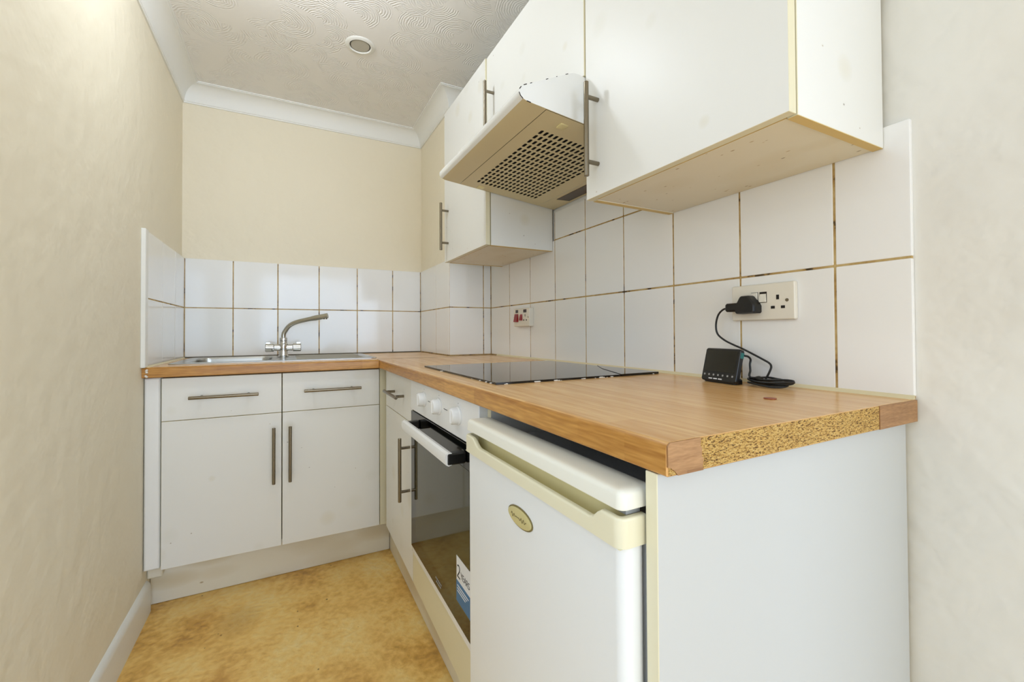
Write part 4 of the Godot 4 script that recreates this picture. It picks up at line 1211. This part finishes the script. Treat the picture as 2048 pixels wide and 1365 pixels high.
func build_small() -> void:
	# plug with its lead
	var t := thing("plug_adapter", "black plug with a thin looped lead, pushed into the double socket", "plug", V(-0.03, 0.18, 1.99))
	var b := MB.new()
	var pl := [Vector2(1.9735, 0.1635), Vector2(1.9735, 0.183), Vector2(1.979, 0.1885), Vector2(1.986, 0.2005), Vector2(1.9895, 0.2025), Vector2(2.0035, 0.2025), Vector2(2.007, 0.2005), Vector2(2.0195, 0.1835), Vector2(2.022, 0.178), Vector2(2.022, 0.1645), Vector2(2.0195, 0.1615), Vector2(1.977, 0.1605)]
	var rings := []
	for k in [[1.0, -0.0112], [1.0, -0.030], [0.97, -0.036], [0.88, -0.0395]]:
		var ring := PackedVector3Array()
		for q in pl: ring.append(V(k[1], 0.181 + (q.y - 0.181) * k[0], 1.998 + (q.x - 1.998) * k[0]))
		rings.append(ring)
	b.loft(rings)
	b.box(V(-0.0388, 0.1665, 1.9475), V(-0.0175, 0.1865, 1.985), 0.004)
	obj("body", b, M.black_soft, t)
	var pts := [V(-0.028, 0.1755, 1.949), V(-0.030, 0.173, 1.938), V(-0.03, 0.160, 1.9245), V(-0.028, 0.1366, 1.9166), V(-0.026, 0.1143, 1.919), V(-0.024, 0.099, 1.936), V(-0.022, 0.0885, 1.957), V(-0.022, 0.0793, 1.981), V(-0.022, 0.0690, 2.004), V(-0.022, 0.0580, 2.0275), V(-0.024, 0.0495, 2.0455), V(-0.028, 0.0425, 2.0525), V(-0.031, 0.033, 2.0515), V(-0.034, 0.0185, 2.046), V(-0.038, 0.007, 2.040), V(-0.046, 0.0065, 2.028)]
	# untidy loops lying on the worktop
	for k in 4:
		var cz := 2.071 + 0.003 * k; var ax := 0.040 + 0.004 * ((k * 7) % 3); var az := 0.031 - 0.004 * k
		for i in 12:
			var f := TAU * (i + 0.5) / 12.0 + 2.4
			pts.append(V(-0.053 + 0.008 * (k % 2) + az * 0.85 * sin(f), 0.0056 + 0.0036 * k + 0.002 * sin(f * 2.0 + k), cz - 0.012 + ax * cos(f)))
	pts.append_array([V(-0.06, 0.018, 2.026), V(-0.055, 0.033, 2.022), V(-0.052, 0.047, 2.0195), V(-0.052, 0.057, 2.021), V(-0.058, 0.0635, 2.0195), V(-0.066, 0.0655, 2.0165)])
	var cv := Curve3D.new()
	for i in pts.size():
		var tg: Vector3 = (pts[min(i + 1, pts.size() - 1)] - pts[max(i - 1, 0)]) / 6.0
		cv.add_point(pts[i], -tg, tg)
	cv.bake_interval = 0.004
	b = MB.new(); b.tube(Array(cv.get_baked_points()), 0.0023, 8)
	obj("lead", b, M.black_soft, t)
	# small display leaning back against the tiles
	var base := V(-0.0855, 0.0007, 1.961)
	var d := thing("energy_display", "small black tabletop energy display leaning back with white icons along its base", "display", base)
	var turn := Basis(Vector3.UP, deg_to_rad(-8.0))   # local x along its front edge, z towards the viewer
	# local frame: u to the right (towards +z), w out of the screen (towards -x), v up the tilted face
	var u := turn * Vector3.BACK
	var w0 := turn * Vector3.LEFT
	var v := (Vector3.UP * 0.97 - w0 * 0.24).normalized()
	var w := u.cross(v) * -1.0
	if w.dot(w0) < 0.0: w = -w
	b = MB.new()
	plate(b, -0.0505, 0.0505, 0.0, 0.0785, 0.006, [[0.003, -0.014], [0.0, -0.011], [0.0, -0.002], [0.0012, -0.0004], [0.003, 0.0]], u, v, w, base + Vector3(0, 0.0035, 0))
	obj("case", b, M.black, d)
	b = MB.new()
	plate(b, -0.044, 0.044, 0.0225, 0.073, 0.002, [[0.0, -0.0005], [0.0, 0.0003], [0.0004, 0.0005]], u, v, w, base + Vector3(0, 0.0035, 0))
	obj("screen", b, M.screen, d)
	b = MB.new()
	plate(b, -0.045, 0.045, -0.026, -0.0005, 0.004, [[0.0, 0.0], [0.0, 0.009], [0.003, 0.012]], u, w0, Vector3.UP, base + Vector3(0, 0.0, 0) - w0 * 0.004)
	obj("stand", b, M.black, d)
	for i in 7:
		b = MB.new()
		var cx := -0.041 + i * 0.0135
		plate(b, cx - 0.0022, cx + 0.0022, 0.0125, 0.0168, 0.001, [[0.0, -0.0002], [0.0, 0.0004]], u, v, w, base + Vector3(0, 0.0035, 0), 2)
		obj("icon", b, M.grey_mark, d)
	for i in 3:
		b = MB.new()
		var cx := -0.0215 + i * 0.0142
		plate(b, cx - 0.0055, cx + 0.0055, 0.0045, 0.0070, 0.0008, [[0.0, -0.0002], [0.0, 0.0005]], u, v, w, base + Vector3(0, 0.0035, 0), 2)
		obj("light_bar", b, M.white_mark, d)
	b = MB.new()
	plate(b, -0.0115, -0.002, 0.058, 0.071, 0.001, [[0.0, 0.0502], [0.0, 0.0510]], w, v, u, base + Vector3(0, 0.0035, 0), 2)
	obj("side_sticker", b, M.teal, d)
	# coin
	var c := V(-0.211, 0.0003, 2.161)
	b = MB.new(); b.lathe([Vector2(0.0, 0.0), Vector2(0.0098, 0.0), Vector2(0.0102, 0.0003), Vector2(0.0102, 0.0014), Vector2(0.0098, 0.0017), Vector2(0.009, 0.0014), Vector2(0.0, 0.0014)], c, Vector3.UP, 32)
	tag(obj("coin", b, M.copper), "small brown copper coin lying on the worktop near its chipboard end", "coin")
